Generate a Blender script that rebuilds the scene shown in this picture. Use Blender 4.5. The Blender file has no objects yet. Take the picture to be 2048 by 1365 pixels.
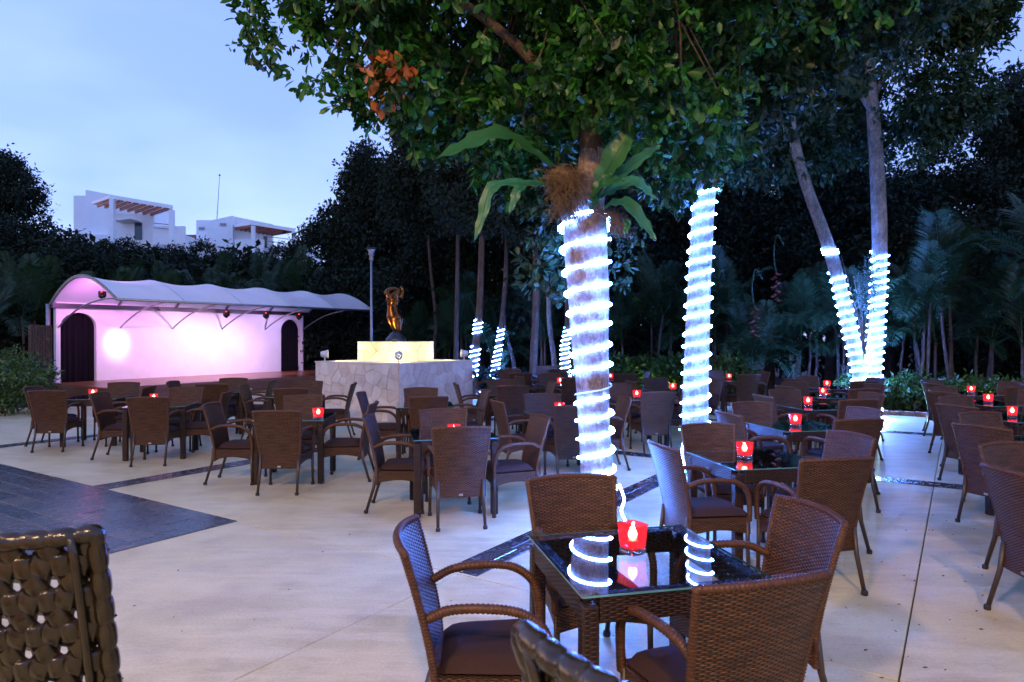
import bpy, math, random
import numpy as np
from mathutils import Vector, Matrix

random.seed(7)
RNG = np.random.default_rng(11)
R = math.radians
scene = bpy.context.scene
COL = scene.collection

# ------------------------------------------------------------------ camera
CAM_H, FPX, HOR = 1.69, 1365.0, 675.0
cam_data = bpy.data.cameras.new('camera')
cam_data.sensor_width = 36.0
cam_data.lens = FPX / 2048 * 36.0
cam_data.clip_start = 0.05
cam_data.clip_end = 600
cam_data.dof.use_dof = True
cam_data.dof.focus_distance = 4.6
cam_data.dof.aperture_fstop = 6.3
cam = bpy.data.objects.new('camera', cam_data)
cam.location = (0, 0, CAM_H)
cam.rotation_euler = (R(90) - math.atan((682.5 - HOR) / FPX), 0, 0)
COL.objects.link(cam)
scene.camera = cam

# ------------------------------------------------------------------ sky, sun, exposure
SUN_EL, SUN_AZ = 6.0, 285.0          # low beyond the left edge of the view
world = bpy.data.worlds.new('World')
scene.world = world
world.use_nodes = True
wt = world.node_tree
for n in list(wt.nodes):
    wt.nodes.remove(n)
w_out = wt.nodes.new('ShaderNodeOutputWorld')
w_bg = wt.nodes.new('ShaderNodeBackground')
w_sky = wt.nodes.new('ShaderNodeTexSky')
w_sky.sky_type = 'NISHITA'
w_sky.sun_disc = False
w_sky.sun_elevation = R(SUN_EL)
w_sky.sun_rotation = R(SUN_AZ)
w_sky.air_density = 1.0
w_sky.dust_density = 0.6
w_sky.ozone_density = 2.0
w_tint = wt.nodes.new('ShaderNodeMix')
w_tint.data_type = 'RGBA'
w_tint.blend_type = 'MULTIPLY'
w_tint.inputs[0].default_value = 1.0
w_co = wt.nodes.new('ShaderNodeTexCoord')
w_ns = wt.nodes.new('ShaderNodeTexNoise')
w_ns.inputs['Scale'].default_value = 2.2
w_ns.inputs['Detail'].default_value = 4.0
w_ns.inputs['Roughness'].default_value = 0.5
w_map = wt.nodes.new('ShaderNodeMapping')
w_map.inputs['Scale'].default_value = (1, 1, 2.4)
w_rp = wt.nodes.new('ShaderNodeValToRGB')
w_rp.color_ramp.elements[0].position = 0.40
w_rp.color_ramp.elements[0].color = (0.70, 0.72, 1.24, 1)
w_rp.color_ramp.elements[1].position = 0.62
w_rp.color_ramp.elements[1].color = (1.48, 1.28, 1.62, 1)
wt.links.new(w_co.outputs['Generated'], w_map.inputs['Vector'])
wt.links.new(w_map.outputs['Vector'], w_ns.inputs['Vector'])
wt.links.new(w_ns.outputs['Fac'], w_rp.inputs['Fac'])
wt.links.new(w_sky.outputs['Color'], w_tint.inputs[6])
wt.links.new(w_rp.outputs['Color'], w_tint.inputs[7])
w_cloud = wt.nodes.new('ShaderNodeMix')     # thin even cloud layer over the clear twilight sky
w_cloud.data_type = 'RGBA'
w_cloud.inputs[0].default_value = 0.52
w_cloud.inputs[7].default_value = (2.2, 3.35, 8.4, 1)
wt.links.new(w_tint.outputs[2], w_cloud.inputs[6])
wt.links.new(w_cloud.outputs[2], w_bg.inputs['Color'])
w_bg.inputs['Strength'].default_value = 0.15
wt.links.new(w_bg.outputs['Background'], w_out.inputs['Surface'])

sun_data = bpy.data.lights.new('sun', 'SUN')
sun_data.energy = 0.04
sun_data.angle = R(25)
sun_data.color = (1.0, 0.86, 0.74)
sun = bpy.data.objects.new('sun', sun_data)
sun.rotation_euler = Vector((-math.sin(R(SUN_AZ)) * math.cos(R(SUN_EL)), -math.cos(R(SUN_AZ)) * math.cos(R(SUN_EL)),
                             -math.sin(R(SUN_EL)))).to_track_quat('-Z', 'Y').to_euler()
COL.objects.link(sun)

vs = scene.view_settings
vs.view_transform = 'Standard'
vs.look = 'None'
vs.exposure = 0.75
vs.gamma = 1.0
vs.use_curve_mapping = False
scene.render.engine = 'CYCLES'
cy = scene.cycles
cy.use_denoising = True
cy.max_bounces = 6
cy.diffuse_bounces = 2
cy.glossy_bounces = 3
cy.transmission_bounces = 4
cy.transparent_max_bounces = 12
cy.sample_clamp_indirect = 4.0
cy.caustics_reflective = False
cy.caustics_refractive = False
cy.use_light_tree = True
cy.use_adaptive_sampling = True
cy.adaptive_threshold = 0.025


# ------------------------------------------------------------------ helpers
def G(x, y, z=0.0):
    """point at height z seen at photo pixel x, y (below the horizon)"""
    d = FPX * (CAM_H - z) / (y - HOR)
    return Vector(((x - 1024) / FPX * d, d, z))


def A(x, y, d):
    """point at depth d seen at photo pixel x, y"""
    return Vector(((x - 1024) / FPX * d, d, CAM_H + (HOR - y) / FPX * d))


def tag(o, label=None, cat=None, group=None, kind=None):
    if label: o['label'] = label
    if cat: o['category'] = cat
    if group: o['group'] = group
    if kind: o['kind'] = kind
    return o


def empty(name, loc=(0, 0, 0), rz=0.0):
    o = bpy.data.objects.new(name, None)
    o.location = loc
    o.rotation_euler = (0, 0, rz)
    o.empty_display_size = 0.1
    COL.objects.link(o)
    return o


def link(name, me, parent=None, mat=None):
    o = bpy.data.objects.new(name, me)
    COL.objects.link(o)
    if parent is not None: o.parent = parent
    return o


def copy_tree(o, parent=None):
    c = o.copy()
    COL.objects.link(c)
    c.parent = parent
    for ch in [k for k in KIDS.get(o.name, o.children)]:
        copy_tree(ch, c)
    return c


KIDS = {}


def basis(d):
    d = d.normalized()
    up = Vector((0, 0, 1)) if abs(d.z) < 0.95 else Vector((1, 0, 0))
    a = d.cross(up).normalized()
    return a, d.cross(a).normalized()


class MB:
    def __init__(s):
        s.v, s.f, s.uv, s.m = [], [], [], []

    def add(s, vs_, fs, uvs=None, mi=0):
        b = len(s.v)
        s.v += [tuple(p) for p in vs_]
        for i, f in enumerate(fs):
            s.f.append([b + k for k in f])
            s.uv.append(uvs[i] if uvs else [(0, 0)] * len(f))
            s.m.append(mi)

    def box(s, c, size, M=None, mi=0, bev=0.0):
        hx, hy, hz = size[0] / 2, size[1] / 2, size[2] / 2
        fs, uvs, vv = [], [], []
        if bev > 0:
            b = min(bev, hx * .9, hy * .9, hz * .9)
            for sx in (-1, 1):
                for sy in (-1, 1):
                    for sz in (-1, 1):
                        vv += [(sx * hx, sy * (hy - b), sz * (hz - b)), (sx * (hx - b), sy * hy, sz * (hz - b)), (sx * (hx - b), sy * (hy - b), sz * hz)]
            I = lambda sx, sy, sz, k: ((sx > 0) * 4 + (sy > 0) * 2 + (sz > 0)) * 3 + k
            for sg in (-1, 1):
                q = [(-1, -1), (1, -1), (1, 1), (-1, 1)]
                if sg < 0: q = q[::-1]
                fs.append([I(sg, a, b2, 0) for a, b2 in q])
                fs.append([I(b2, sg, a, 1) for a, b2 in q])
                fs.append([I(a, b2, sg, 2) for a, b2 in q])
            for s1 in (-1, 1):
                for s2 in (-1, 1):
                    e = [[I(s1, s2, -1, 0), I(s1, s2, -1, 1), I(s1, s2, 1, 1), I(s1, s2, 1, 0)],
                         [I(-1, s1, s2, 1), I(-1, s1, s2, 2), I(1, s1, s2, 2), I(1, s1, s2, 1)],
                         [I(s2, -1, s1, 2), I(s2, -1, s1, 0), I(s2, 1, s1, 0), I(s2, 1, s1, 2)]]
                    for q in e:
                        fs.append(q if s1 * s2 > 0 else q[::-1])
            for sx in (-1, 1):
                for sy in (-1, 1):
                    for sz in (-1, 1):
                        t = [I(sx, sy, sz, 0), I(sx, sy, sz, 1), I(sx, sy, sz, 2)]
                        fs.append(t if sx * sy * sz > 0 else t[::-1])
        else:
            vv = [(x * hx, y * hy, z * hz) for x in (-1, 1) for y in (-1, 1) for z in (-1, 1)]
            fs = [[0, 1, 3, 2], [4, 6, 7, 5], [0, 4, 5, 1], [2, 3, 7, 6], [0, 2, 6, 4], [1, 5, 7, 3]]
        for f in fs:
            p = [Vector(vv[i]) for i in f]
            n = (p[1] - p[0]).cross(p[2] - p[0])
            a = max(range(3), key=lambda k: abs(n[k]))
            if a == 0: uvs.append([(q.y, q.z) for q in p])
            elif a == 1: uvs.append([(q.x, q.z) for q in p])
            else: uvs.append([(q.x, q.y) for q in p])
        c = Vector(c)
        if M is not None:
            vv = [M @ Vector(p) + c for p in vv]
        else:
            vv = [Vector(p) + c for p in vv]
        s.add(vv, fs, uvs, mi)
        return s

    def beam(s, a, b, w, h, mi=0, bev=0.0, up=None):
        a, b = Vector(a), Vector(b)
        d = (b - a)
        L = d.length
        y = d.normalized()
        u = Vector(up) if up else (Vector((0, 0, 1)) if abs(y.z) < .95 else Vector((0, 1, 0)))
        x = y.cross(u).normalized()
        z = x.cross(y)
        M = Matrix((x, y, z)).transposed()
        return s.box((a + b) / 2, (w, L, h), M, mi, bev)

    def tube(s, pts, rad, sides=8, cap=True, mi=0, flat=1.0, twist=0.0):
        pts = [Vector(p) for p in pts]
        n = len(pts)
        if not hasattr(rad, '__len__'): rad = [rad] * n
        vv, fs, uvs = [], [], []
        a0 = None
        L = [0]
        for i in range(1, n): L.append(L[-1] + (pts[i] - pts[i - 1]).length)
        for i in range(n):
            d = (pts[min(i + 1, n - 1)] - pts[max(i - 1, 0)]).normalized()
            if a0 is None:
                a, b = basis(d)
            else:
                a = (a0 - d * a0.dot(d))
                a = a.normalized() if a.length > 1e-6 else basis(d)[0]
                b = d.cross(a).normalized()
            a0 = a
            for k in range(sides):
                t = 2 * math.pi * k / sides
                vv.append(pts[i] + a * (math.cos(t) * rad[i]) + b * (math.sin(t) * rad[i] * flat))
        rm = sum(rad) / n
        for i in range(n - 1):
            for k in range(sides):
                k2 = (k + 1) % sides
                fs.append([i * sides + k, i * sides + k2, (i + 1) * sides + k2, (i + 1) * sides + k])
                c0, c1 = 2 * math.pi * rm * k / sides, 2 * math.pi * rm * (k + 1) / sides
                uvs.append([(c0, L[i]), (c1, L[i]), (c1, L[i + 1]), (c0, L[i + 1])])
        if cap:
            fs.append(list(range(sides))[::-1]); uvs.append([(0, 0)] * sides)
            fs.append([(n - 1) * sides + k for k in range(sides)]); uvs.append([(0, 0)] * sides)
        s.add(vv, fs, uvs, mi)
        return s

    def lathe(s, prof, sides=16, c=(0, 0, 0), M=None, mi=0, cap=True):
        c = Vector(c)
        vv, fs = [], []
        for r, z in prof:
            for k in range(sides):
                t = 2 * math.pi * k / sides
                p = Vector((math.cos(t) * r, math.sin(t) * r, z))
                vv.append((M @ p if M is not None else p) + c)
        n = len(prof)
        for i in range(n - 1):
            for k in range(sides):
                k2 = (k + 1) % sides
                fs.append([i * sides + k, i * sides + k2, (i + 1) * sides + k2, (i + 1) * sides + k])
        if cap:
            fs.append(list(range(sides))[::-1])
            fs.append([(n - 1) * sides + k for k in range(sides)])
        s.add(vv, fs, None, mi)
        return s

    def grid(s, fn, nu, nv, uvfn=None, mi=0, flip=False):
        vv = [fn(i / nu, j / nv) for j in range(nv + 1) for i in range(nu + 1)]
        fs, uvs = [], []
        for j in range(nv):
            for i in range(nu):
                q = [(i, j), (i + 1, j), (i + 1, j + 1), (i, j + 1)]
                if flip: q = q[::-1]
                fs.append([b * (nu + 1) + a for a, b in q])
                uvs.append([uvfn(a / nu, b / nv) if uvfn else (a / nu, b / nv) for a, b in q])
        s.add(vv, fs, uvs, mi)
        return s

    def mesh(s, name, mat, smooth=False):
        me = bpy.data.meshes.new(name)
        me.from_pydata(s.v, [], s.f)
        ul = me.uv_layers.new(name='UVMap')
        flat = [c for f in s.uv for p in f for c in p]
        ul.data.foreach_set('uv', flat)
        for m in (mat if isinstance(mat, (list, tuple)) else [mat]):
            me.materials.append(m)
        if any(s.m): me.polygons.foreach_set('material_index', s.m)
        if smooth: me.polygons.foreach_set('use_smooth', [True] * len(me.polygons))
        me.update()
        return me

    def build(s, name, mat, parent=None, smooth=False):
        return link(name, s.mesh(name, mat, smooth), parent)


def smooth_path(pts, n):
    """Catmull-Rom through pts (tuples of any length)"""
    P = [Vector(p) for p in pts]
    P = [P[0] * 2 - P[1]] + P + [P[-1] * 2 - P[-2]]
    out = []
    seg = len(P) - 3
    for k in range(n + 1):
        t = k / n * seg
        i = min(int(t), seg - 1)
        t -= i
        a, b, c, d = P[i], P[i + 1], P[i + 2], P[i + 3]
        out.append(0.5 * ((2 * b) + (c - a) * t + (2 * a - 5 * b + 4 * c - d) * t * t + (3 * b - a - 3 * c + d) * t ** 3))
    return out


# ------------------------------------------------------------------ materials
class NT:
    def __init__(s, name):
        s.mat = bpy.data.materials.new(name)
        s.mat.use_nodes = True
        s.t = s.mat.node_tree
        s.b = s.t.nodes['Principled BSDF']
        s.out = s.t.nodes['Material Output']

    def n(s, typ, **kw):
        nd = s.t.nodes.new('ShaderNode' + typ)
        for k, v in kw.items():
            if hasattr(nd, k) and not k.startswith('i_'): setattr(nd, k, v)
            else: nd.inputs[k[2:] if k.startswith('i_') else k].default_value = v
        return nd

    def l(s, a, b): s.t.links.new(a, b)

    def m(s, op, a, b=None, c=None):
        nd = s.t.nodes.new('ShaderNodeMath')
        nd.operation = op
        for i, x in enumerate((a, b, c)):
            if x is None: continue
            if isinstance(x, (int, float)): nd.inputs[i].default_value = x
            else: s.l(x, nd.inputs[i])
        return nd.outputs[0]

    def ramp(s, fac, stops, interp='LINEAR'):
        nd = s.t.nodes.new('ShaderNodeValToRGB')
        cr = nd.color_ramp
        cr.interpolation = interp
        while len(cr.elements) < len(stops): cr.elements.new(0.5)
        for e, (p, c) in zip(cr.elements, stops):
            e.position = p
            e.color = (*c, 1) if len(c) == 3 else c
        s.l(fac, nd.inputs[0])
        return nd.outputs[0]

    def mix(s, fac, a, b, mode='MIX'):
        nd = s.t.nodes.new('ShaderNodeMix')
        nd.data_type = 'RGBA'
        nd.blend_type = mode
        for i, x in ((0, fac), (6, a), (7, b)):
            if isinstance(x, (int, float)): nd.inputs[i].default_value = x
            elif isinstance(x, tuple): nd.inputs[i].default_value = (*x, 1) if len(x) == 3 else x
            else: s.l(x, nd.inputs[i])
        return nd.outputs[2]

    def noise(s, scale, detail=4, rough=.55, vec=None, dim='3D'):
        nd = s.t.nodes.new('ShaderNodeTexNoise')
        nd.noise_dimensions = dim
        nd.inputs['Scale'].default_value = scale
        nd.inputs['Detail'].default_value = detail
        nd.inputs['Roughness'].default_value = rough
        if vec is not None: s.l(vec, nd.inputs['Vector'])
        return nd.outputs['Fac']

    def coord(s, which='Object'):
        return s.t.nodes.new('ShaderNodeTexCoord').outputs[which]

    def world(s):
        return s.t.nodes.new('ShaderNodeNewGeometry').outputs['Position']

    def bump(s, h, dist, strength=1.0):
        nd = s.t.nodes.new('ShaderNodeBump')
        nd.inputs['Distance'].default_value = dist
        nd.inputs['Strength'].default_value = strength
        s.l(h, nd.inputs['Height'])
        s.l(nd.outputs[0], s.b.inputs['Normal'])

    def color(s, c):
        if isinstance(c, tuple): s.b.inputs['Base Color'].default_value = (*c, 1)
        else: s.l(c, s.b.inputs['Base Color'])

    def set(s, rough=None, metal=None, spec=None):
        if rough is not None:
            if isinstance(rough, (int, float)): s.b.inputs['Roughness'].default_value = rough
            else: s.l(rough, s.b.inputs['Roughness'])
        if metal is not None: s.b.inputs['Metallic'].default_value = metal
        if spec is not None: s.b.inputs['Specular IOR Level'].default_value = spec
        return s.mat


def simple(name, c, rough=.6, metal=0.0, spec=.5, var=0.15, scale=9.0, bump=0.0):
    t = NT(name)
    nz = t.noise(scale, 5, .6, t.world())
    lo = tuple(x * (1 - var) for x in c)
    hi = tuple(min(1, x * (1 + var)) for x in c)
    t.color(t.ramp(nz, [(.3, lo), (.7, hi)]))
    if bump: t.bump(nz, bump)
    return t.set(rough, metal, spec)


def mat_concrete():
    t = NT('terrace_concrete')
    w = t.world()
    big = t.noise(.55, 5, .6, w)
    mid = t.noise(3.1, 6, .65, w)
    fine = t.noise(60, 3, .6, w)
    rnd = t.n('ObjectInfo').outputs['Random']
    c = t.ramp(big, [(.36, (.31, .24, .105)), (.5, (.47, .40, .20)), (.64, (.57, .505, .285))])
    c = t.mix(.45, c, t.ramp(mid, [(.3, (.22, .165, .065)), (.5, (.46, .405, .21)), (.72, (.60, .545, .32))]))
    c = t.mix(t.m('MULTIPLY', rnd, .12), c, (.36, .33, .29))
    mp = t.n('Mapping')
    mp.inputs['Rotation'].default_value = (0, 0, .9)
    mp.inputs['Scale'].default_value = (1.0, 5.5, 1.0)
    t.l(w, mp.inputs[0])
    strk = t.noise(1.1, 6, .7, mp.outputs[0])          # trowel and mop streaks
    c = t.mix(t.ramp(strk, [(.46, (0, 0, 0)), (.66, (.5, .5, .5))]), c, (.62, .545, .36))
    wet = t.noise(.85, 3, .5, w)                        # old damp stains
    c = t.mix(t.ramp(wet, [(.56, (0, 0, 0)), (.66, (.42, .42, .42))]), c, (.25, .185, .11))
    spots = t.n('TexVoronoi')
    spots.inputs['Scale'].default_value = 3.2
    t.l(w, spots.inputs['Vector'])
    sp = t.ramp(spots.outputs['Distance'], [(.0, (1, 1, 1)), (.035, (0, 0, 0))])
    brk = t.ramp(t.noise(9, 3, .6, w), [(.5, (0, 0, 0)), (.62, (.55, .55, .55))])
    c = t.mix(t.m('MULTIPLY', sp, brk), c, (.14, .11, .08))
    c = t.mix(.12, c, t.ramp(fine, [(.35, (.2, .17, .12)), (.65, (.7, .66, .54))]))
    t.color(c)
    t.bump(t.m('ADD', t.m('MULTIPLY', mid, .6), t.m('MULTIPLY', fine, .25)), .004, .6)
    return t.set(t.ramp(mid, [(.3, (.42, .42, .42)), (.7, (.62, .62, .62))]), 0, .4)


def mat_slate():
    t = NT('slate')
    w = t.world()
    rnd = t.n('ObjectInfo').outputs['Random']
    c = t.ramp(rnd, [(0, (.012, .012, .016)), (.3, (.026, .026, .034)), (.7, (.050, .047, .055)), (.9, (.085, .074, .070)), (1, (.13, .10, .075))])
    nz = t.noise(14, 6, .7, w)
    c = t.mix(.5, c, t.ramp(nz, [(.3, (.018, .018, .023)), (.7, (.068, .064, .07))]))
    t.color(c)
    t.bump(nz, .006, .7)
    return t.set(t.ramp(nz, [(.3, (.14, .14, .14)), (.7, (.34, .34, .34))]), 0, .6)


def mat_wicker(name, light, dark, cw=.023, rh=.0095, depth=.004):
    t = NT(name)
    sep = t.n('SeparateXYZ')
    t.l(t.coord('UV'), sep.inputs[0])
    u = t.m('DIVIDE', sep.outputs[0], cw)
    v = t.m('DIVIDE', sep.outputs[1], rh)
    col, row = t.m('FLOOR', u), t.m('FLOOR', v)
    par = t.m('MODULO', t.m('ABSOLUTE', t.m('ADD', col, row)), 2)
    su = t.m('SINE', t.m('MULTIPLY', t.m('FRACT', u), math.pi))
    sv = t.m('SINE', t.m('MULTIPLY', t.m('FRACT', v), math.pi))
    over = t.m('ADD', t.m('MULTIPLY', su, .6), .4)
    under = t.m('SUBTRACT', .55, t.m('MULTIPLY', su, .5))
    h = t.m('ADD', t.m('MULTIPLY', over, par), t.m('MULTIPLY', under, t.m('SUBTRACT', 1.0, par)))
    h = t.m('MULTIPLY', h, t.m('POWER', sv, .5))
    cmb = t.n('CombineXYZ')
    t.l(t.m('MULTIPLY', col, .13), cmb.inputs[0])
    t.l(t.m('MULTIPLY', row, .71), cmb.inputs[1])
    strand = t.noise(1.0, 2, .5, cmb.outputs[0])
    tone = t.ramp(strand, [(.3, dark), (.7, light)])
    t.color(t.mix(t.ramp(h, [(.05, (1, 1, 1)), (.55, (0, 0, 0))]), tone, tuple(x * .25 for x in dark)))
    t.bump(h, depth, 1.0)
    return t.set(.45, 0, .3)


def mat_glass_top():
    t = NT('table_glass')
    tr = t.n('BsdfTransparent')
    tr.inputs[0].default_value = (.62, .72, .80, 1)
    gl = t.n('BsdfGlossy')
    gl.inputs['Roughness'].default_value = .006
    gl.inputs['Color'].default_value = (1, 1, 1, 1)
    lw = t.n('LayerWeight')
    lw.inputs[0].default_value = .5
    mx = t.n('MixShader')
    t.l(t.m('MINIMUM', t.m('MULTIPLY_ADD', t.m('POWER', lw.outputs['Facing'], 4.0), 1.25, .07), 1.0), mx.inputs[0])
    t.l(tr.outputs[0], mx.inputs[1])
    t.l(gl.outputs[0], mx.inputs[2])
    t.l(mx.outputs[0], t.out.inputs[0])
    return t.mat


def mat_candle_glass():
    t = NT('red_candle_glass')
    tr = t.n('BsdfTransparent')
    tr.inputs[0].default_value = (1.0, .34, .36, 1)
    em = t.n('Emission')
    em.inputs[0].default_value = (1.0, .035, .06, 1)
    em.inputs[1].default_value = 1.1
    gl = t.n('BsdfGlossy')
    gl.inputs['Roughness'].default_value = .05
    lw = t.n('LayerWeight')
    lw.inputs[0].default_value = .5
    m1, m2 = t.n('MixShader'), t.n('MixShader')
    m1.inputs[0].default_value = .30
    t.l(tr.outputs[0], m1.inputs[1]); t.l(em.outputs[0], m1.inputs[2])
    t.l(t.m('MULTIPLY_ADD', t.m('POWER', lw.outputs['Facing'], 5.0), .8, .04), m2.inputs[0])
    t.l(m1.outputs[0], m2.inputs[1]); t.l(gl.outputs[0], m2.inputs[2])
    t.l(m2.outputs[0], t.out.inputs[0])
    return t.mat


def mat_emit(name, c, k):
    t = NT(name)
    em = t.n('Emission')
    em.inputs[0].default_value = (*c, 1)
    em.inputs[1].default_value = k
    t.l(em.outputs[0], t.out.inputs[0])
    return t.mat


def mat_rope(name, c, k):
    """clear light rope with a chain of small LEDs: emission beads along the length"""
    t = NT(name)
    sep = t.n('SeparateXYZ')
    t.l(t.coord('UV'), sep.inputs[0])
    fr = t.m('FRACT', t.m('DIVIDE', sep.outputs[1], .028))
    bead = t.m('POWER', t.m('SINE', t.m('MULTIPLY', fr, math.pi)), 4.0)
    em = t.n('Emission')
    em.inputs[0].default_value = (*c, 1)
    t.l(t.m('MULTIPLY', t.m('ADD', t.m('MULTIPLY', bead, 1.0), .03), k), em.inputs[1])
    t.l(em.outputs[0], t.out.inputs[0])
    return t.mat


def mat_leaf(name, stops, rough=.45, trans=.25):
    t = NT(name)
    sep = t.n('SeparateXYZ')
    t.l(t.coord('UV'), sep.inputs[0])
    c = t.ramp(sep.outputs[0], stops)
    t.color(c)
    t.b.inputs['Roughness'].default_value = rough
    t.b.inputs['Specular IOR Level'].default_value = .4
    tl = t.n('BsdfTranslucent')
    t.l(c, tl.inputs[0])
    mx = t.n('MixShader')
    mx.inputs[0].default_value = trans
    t.l(t.b.outputs[0], mx.inputs[1])
    t.l(tl.outputs[0], mx.inputs[2])
    t.l(mx.outputs[0], t.out.inputs[0])
    return t.mat


def mat_bark(name, lo, mid, hi, scale=7):
    t = NT(name)
    w = t.world()
    mp = t.n('Mapping')
    mp.inputs['Scale'].default_value = (1, 1, .55)
    t.l(w, mp.inputs[0])
    a = t.noise(scale, 6, .7, mp.outputs[0])
    b = t.noise(scale * 5, 4, .7, mp.outputs[0])
    c = t.ramp(a, [(.34, lo), (.5, mid), (.66, hi)])
    c = t.mix(.4, c, t.ramp(b, [(.35, lo), (.65, hi)]))
    t.color(c)
    t.bump(t.m('ADD', a, t.m('MULTIPLY', b, .5)), .02, .8)
    return t.set(.85, 0, .2)


def mat_stone(name, lo, mid, hi):
    t = NT(name)
    w = t.world()
    rnd = t.n('ObjectInfo').outputs['Random']
    a = t.noise(5, 6, .65, w)
    b = t.noise(38, 4, .65, w)
    c = t.ramp(rnd, [(0, lo), (.45, mid), (1, hi)])
    c = t.mix(.45, c, t.ramp(a, [(.35, lo), (.65, hi)]))
    c = t.mix(t.ramp(b, [(.28, (.5, .5, .5)), (.42, (0, 0, 0))]), c, tuple(x * .55 for x in lo))
    t.color(c)
    t.bump(t.m('ADD', a, t.m('MULTIPLY', b, .5)), .006, .8)
    return t.set(.8, 0, .25)


def mat_wood(name, lo, hi, rough=.4, axis=0):
    t = NT(name)
    w = t.coord('Object')
    mp = t.n('Mapping')
    sc = [22, 22, 22]
    sc[axis] = 1.2
    mp.inputs['Scale'].default_value = sc
    t.l(w, mp.inputs[0])
    a = t.noise(1.0, 5, .65, mp.outputs[0])
    rnd = t.n('ObjectInfo').outputs['Random']
    c = t.ramp(a, [(.3, lo), (.7, hi)])
    c = t.mix(t.m('MULTIPLY', rnd, .5), c, tuple(x * .55 for x in lo))
    t.color(c)
    t.bump(a, .002, .5)
    return t.set(rough, 0, .5)


M = {}
M['concrete'] = mat_concrete()
M['slate'] = mat_slate()
M['joint'] = simple('dark_joint', (.035, .032, .03), .9)
M['wicker'] = mat_wicker('brown_wicker', (.145, .063, .022), (.032, .013, .005), .018, .0082)
M['wicker_table'] = mat_wicker('table_wicker', (.050, .021, .009), (.024, .011, .005), .026, .009)
M['cane'] = simple('wicker_wrap', (.060, .024, .009), .45, spec=.3, var=.4, scale=55)
M['leg'] = simple('brown_powder_coat', (.035, .023, .017), .42, 0, .45)
M['rubber'] = simple('black_rubber', (.012, .012, .012), .6)
M['cushion'] = simple('brown_cushion', (.032, .016, .013), .85, spec=.2, scale=140, bump=.0008)
M['tagm'] = simple('metal_tag', (.5, .48, .44), .35, 1.0)
M['glass'] = mat_glass_top()
M['glassedge'] = simple('glass_edge', (.08, .22, .22), .08, 0, .8)
M['candle'] = mat_candle_glass()
M['flame'] = mat_emit('candle_flame', (1.0, .62, .36), 60)
M['wax'] = simple('candle_wax', (.85, .30, .22), .5)
M['clear'] = mat_glass_top()
M['rope'] = mat_rope('lit_rope', (.09, .23, 1.0), 320)
M['rope_off'] = simple('unlit_rope', (.55, .60, .68), .25, 0, .6)
M['bark'] = mat_bark('pale_bark', (.05, .034, .026), (.17, .12, .095), (.36, .30, .27), 7)
M['bark2'] = mat_bark('mottled_bark', (.05, .042, .036), (.17, .15, .135), (.36, .34, .32), 9)
M['bark3'] = mat_bark('dark_bark', (.035, .024, .018), (.075, .05, .038), (.13, .10, .08), 8)
M['fibre'] = simple('root_fibre', (.090, .055, .024), .9, var=.4, scale=30)
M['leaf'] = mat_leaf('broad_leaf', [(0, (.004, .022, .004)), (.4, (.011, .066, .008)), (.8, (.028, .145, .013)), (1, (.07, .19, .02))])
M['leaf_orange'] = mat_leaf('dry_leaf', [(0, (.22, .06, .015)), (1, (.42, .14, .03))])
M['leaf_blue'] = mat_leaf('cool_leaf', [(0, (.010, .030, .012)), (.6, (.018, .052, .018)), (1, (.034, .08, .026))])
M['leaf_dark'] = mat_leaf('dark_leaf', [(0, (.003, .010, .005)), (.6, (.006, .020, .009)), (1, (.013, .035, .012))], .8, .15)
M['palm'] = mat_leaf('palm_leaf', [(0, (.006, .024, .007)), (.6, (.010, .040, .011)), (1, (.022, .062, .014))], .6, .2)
M['shrub'] = mat_leaf('shrub_leaf', [(0, (.03, .06, .012)), (.6, (.05, .11, .02)), (1, (.10, .16, .03))], .4, .25)
M['epi'] = mat_leaf('epiphyte_leaf', [(0, (.014, .075, .020)), (1, (.032, .125, .038))], .38, .25)
M['red_leaf'] = mat_leaf('red_leaf', [(0, (.10, .014, .010)), (1, (.18, .03, .02))])
M['stone'] = mat_stone('limestone', (.44, .34, .28), (.58, .50, .44), (.68, .63, .57))
M['mortar'] = simple('mortar', (.30, .25, .21), .9, scale=20)
M['bronze'] = simple('polished_bronze', (.15, .058, .02), .25, 1.0, var=.35, scale=6)
M['darkmetal'] = simple('dark_steel', (.05, .05, .055), .4, .6)
M['galv'] = simple('grey_steel', (.30, .30, .31), .45, .7)
M['membrane'] = NT('membrane')
_t = M['membrane']
_t.color(_t.ramp(_t.noise(1.3, 4, .6, _t.world()), [(.3, (.66, .67, .68)), (.7, (.78, .78, .77))]))
_t.b.inputs['Roughness'].default_value = .38
_tl = _t.n('BsdfTranslucent'); _tl.inputs[0].default_value = (.75, .75, .75, 1)
_mx = _t.n('MixShader'); _mx.inputs[0].default_value = .22
_t.l(_t.b.outputs[0], _mx.inputs[1]); _t.l(_tl.outputs[0], _mx.inputs[2]); _t.l(_mx.outputs[0], _t.out.inputs[0])
M['membrane'] = _t.mat
M['white'] = simple('white_plaster', (.76, .76, .75), .75, var=.05, scale=2.5)
M['curtain'] = simple('black_curtain', (.008, .007, .010), .9, spec=.1)
M['deck'] = mat_wood('red_deck_wood', (.16, .050, .024), (.30, .11, .05), .3, 1)
M['fascia'] = mat_wood('fascia_wood', (.13, .050, .022), (.23, .10, .045), .45, 1)
M['soil'] = simple('soil', (.045, .032, .022), .95, var=.5, scale=4, bump=.03)
M['kerb'] = simple('brick_kerb', (.25, .13, .09), .85, var=.3, scale=15, bump=.004)
M['gravel'] = simple('gravel', (.25, .23, .21), .9, var=.5, scale=60, bump=.01)
M['house'] = simple('white_render', (.84, .86, .88), .8, var=.05, scale=.6)
M['pergola'] = simple('red_timber', (.34, .10, .06), .6, scale=3)
M['window'] = simple('dark_window_glass', (.03, .045, .06), .08, 0, .7)
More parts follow.
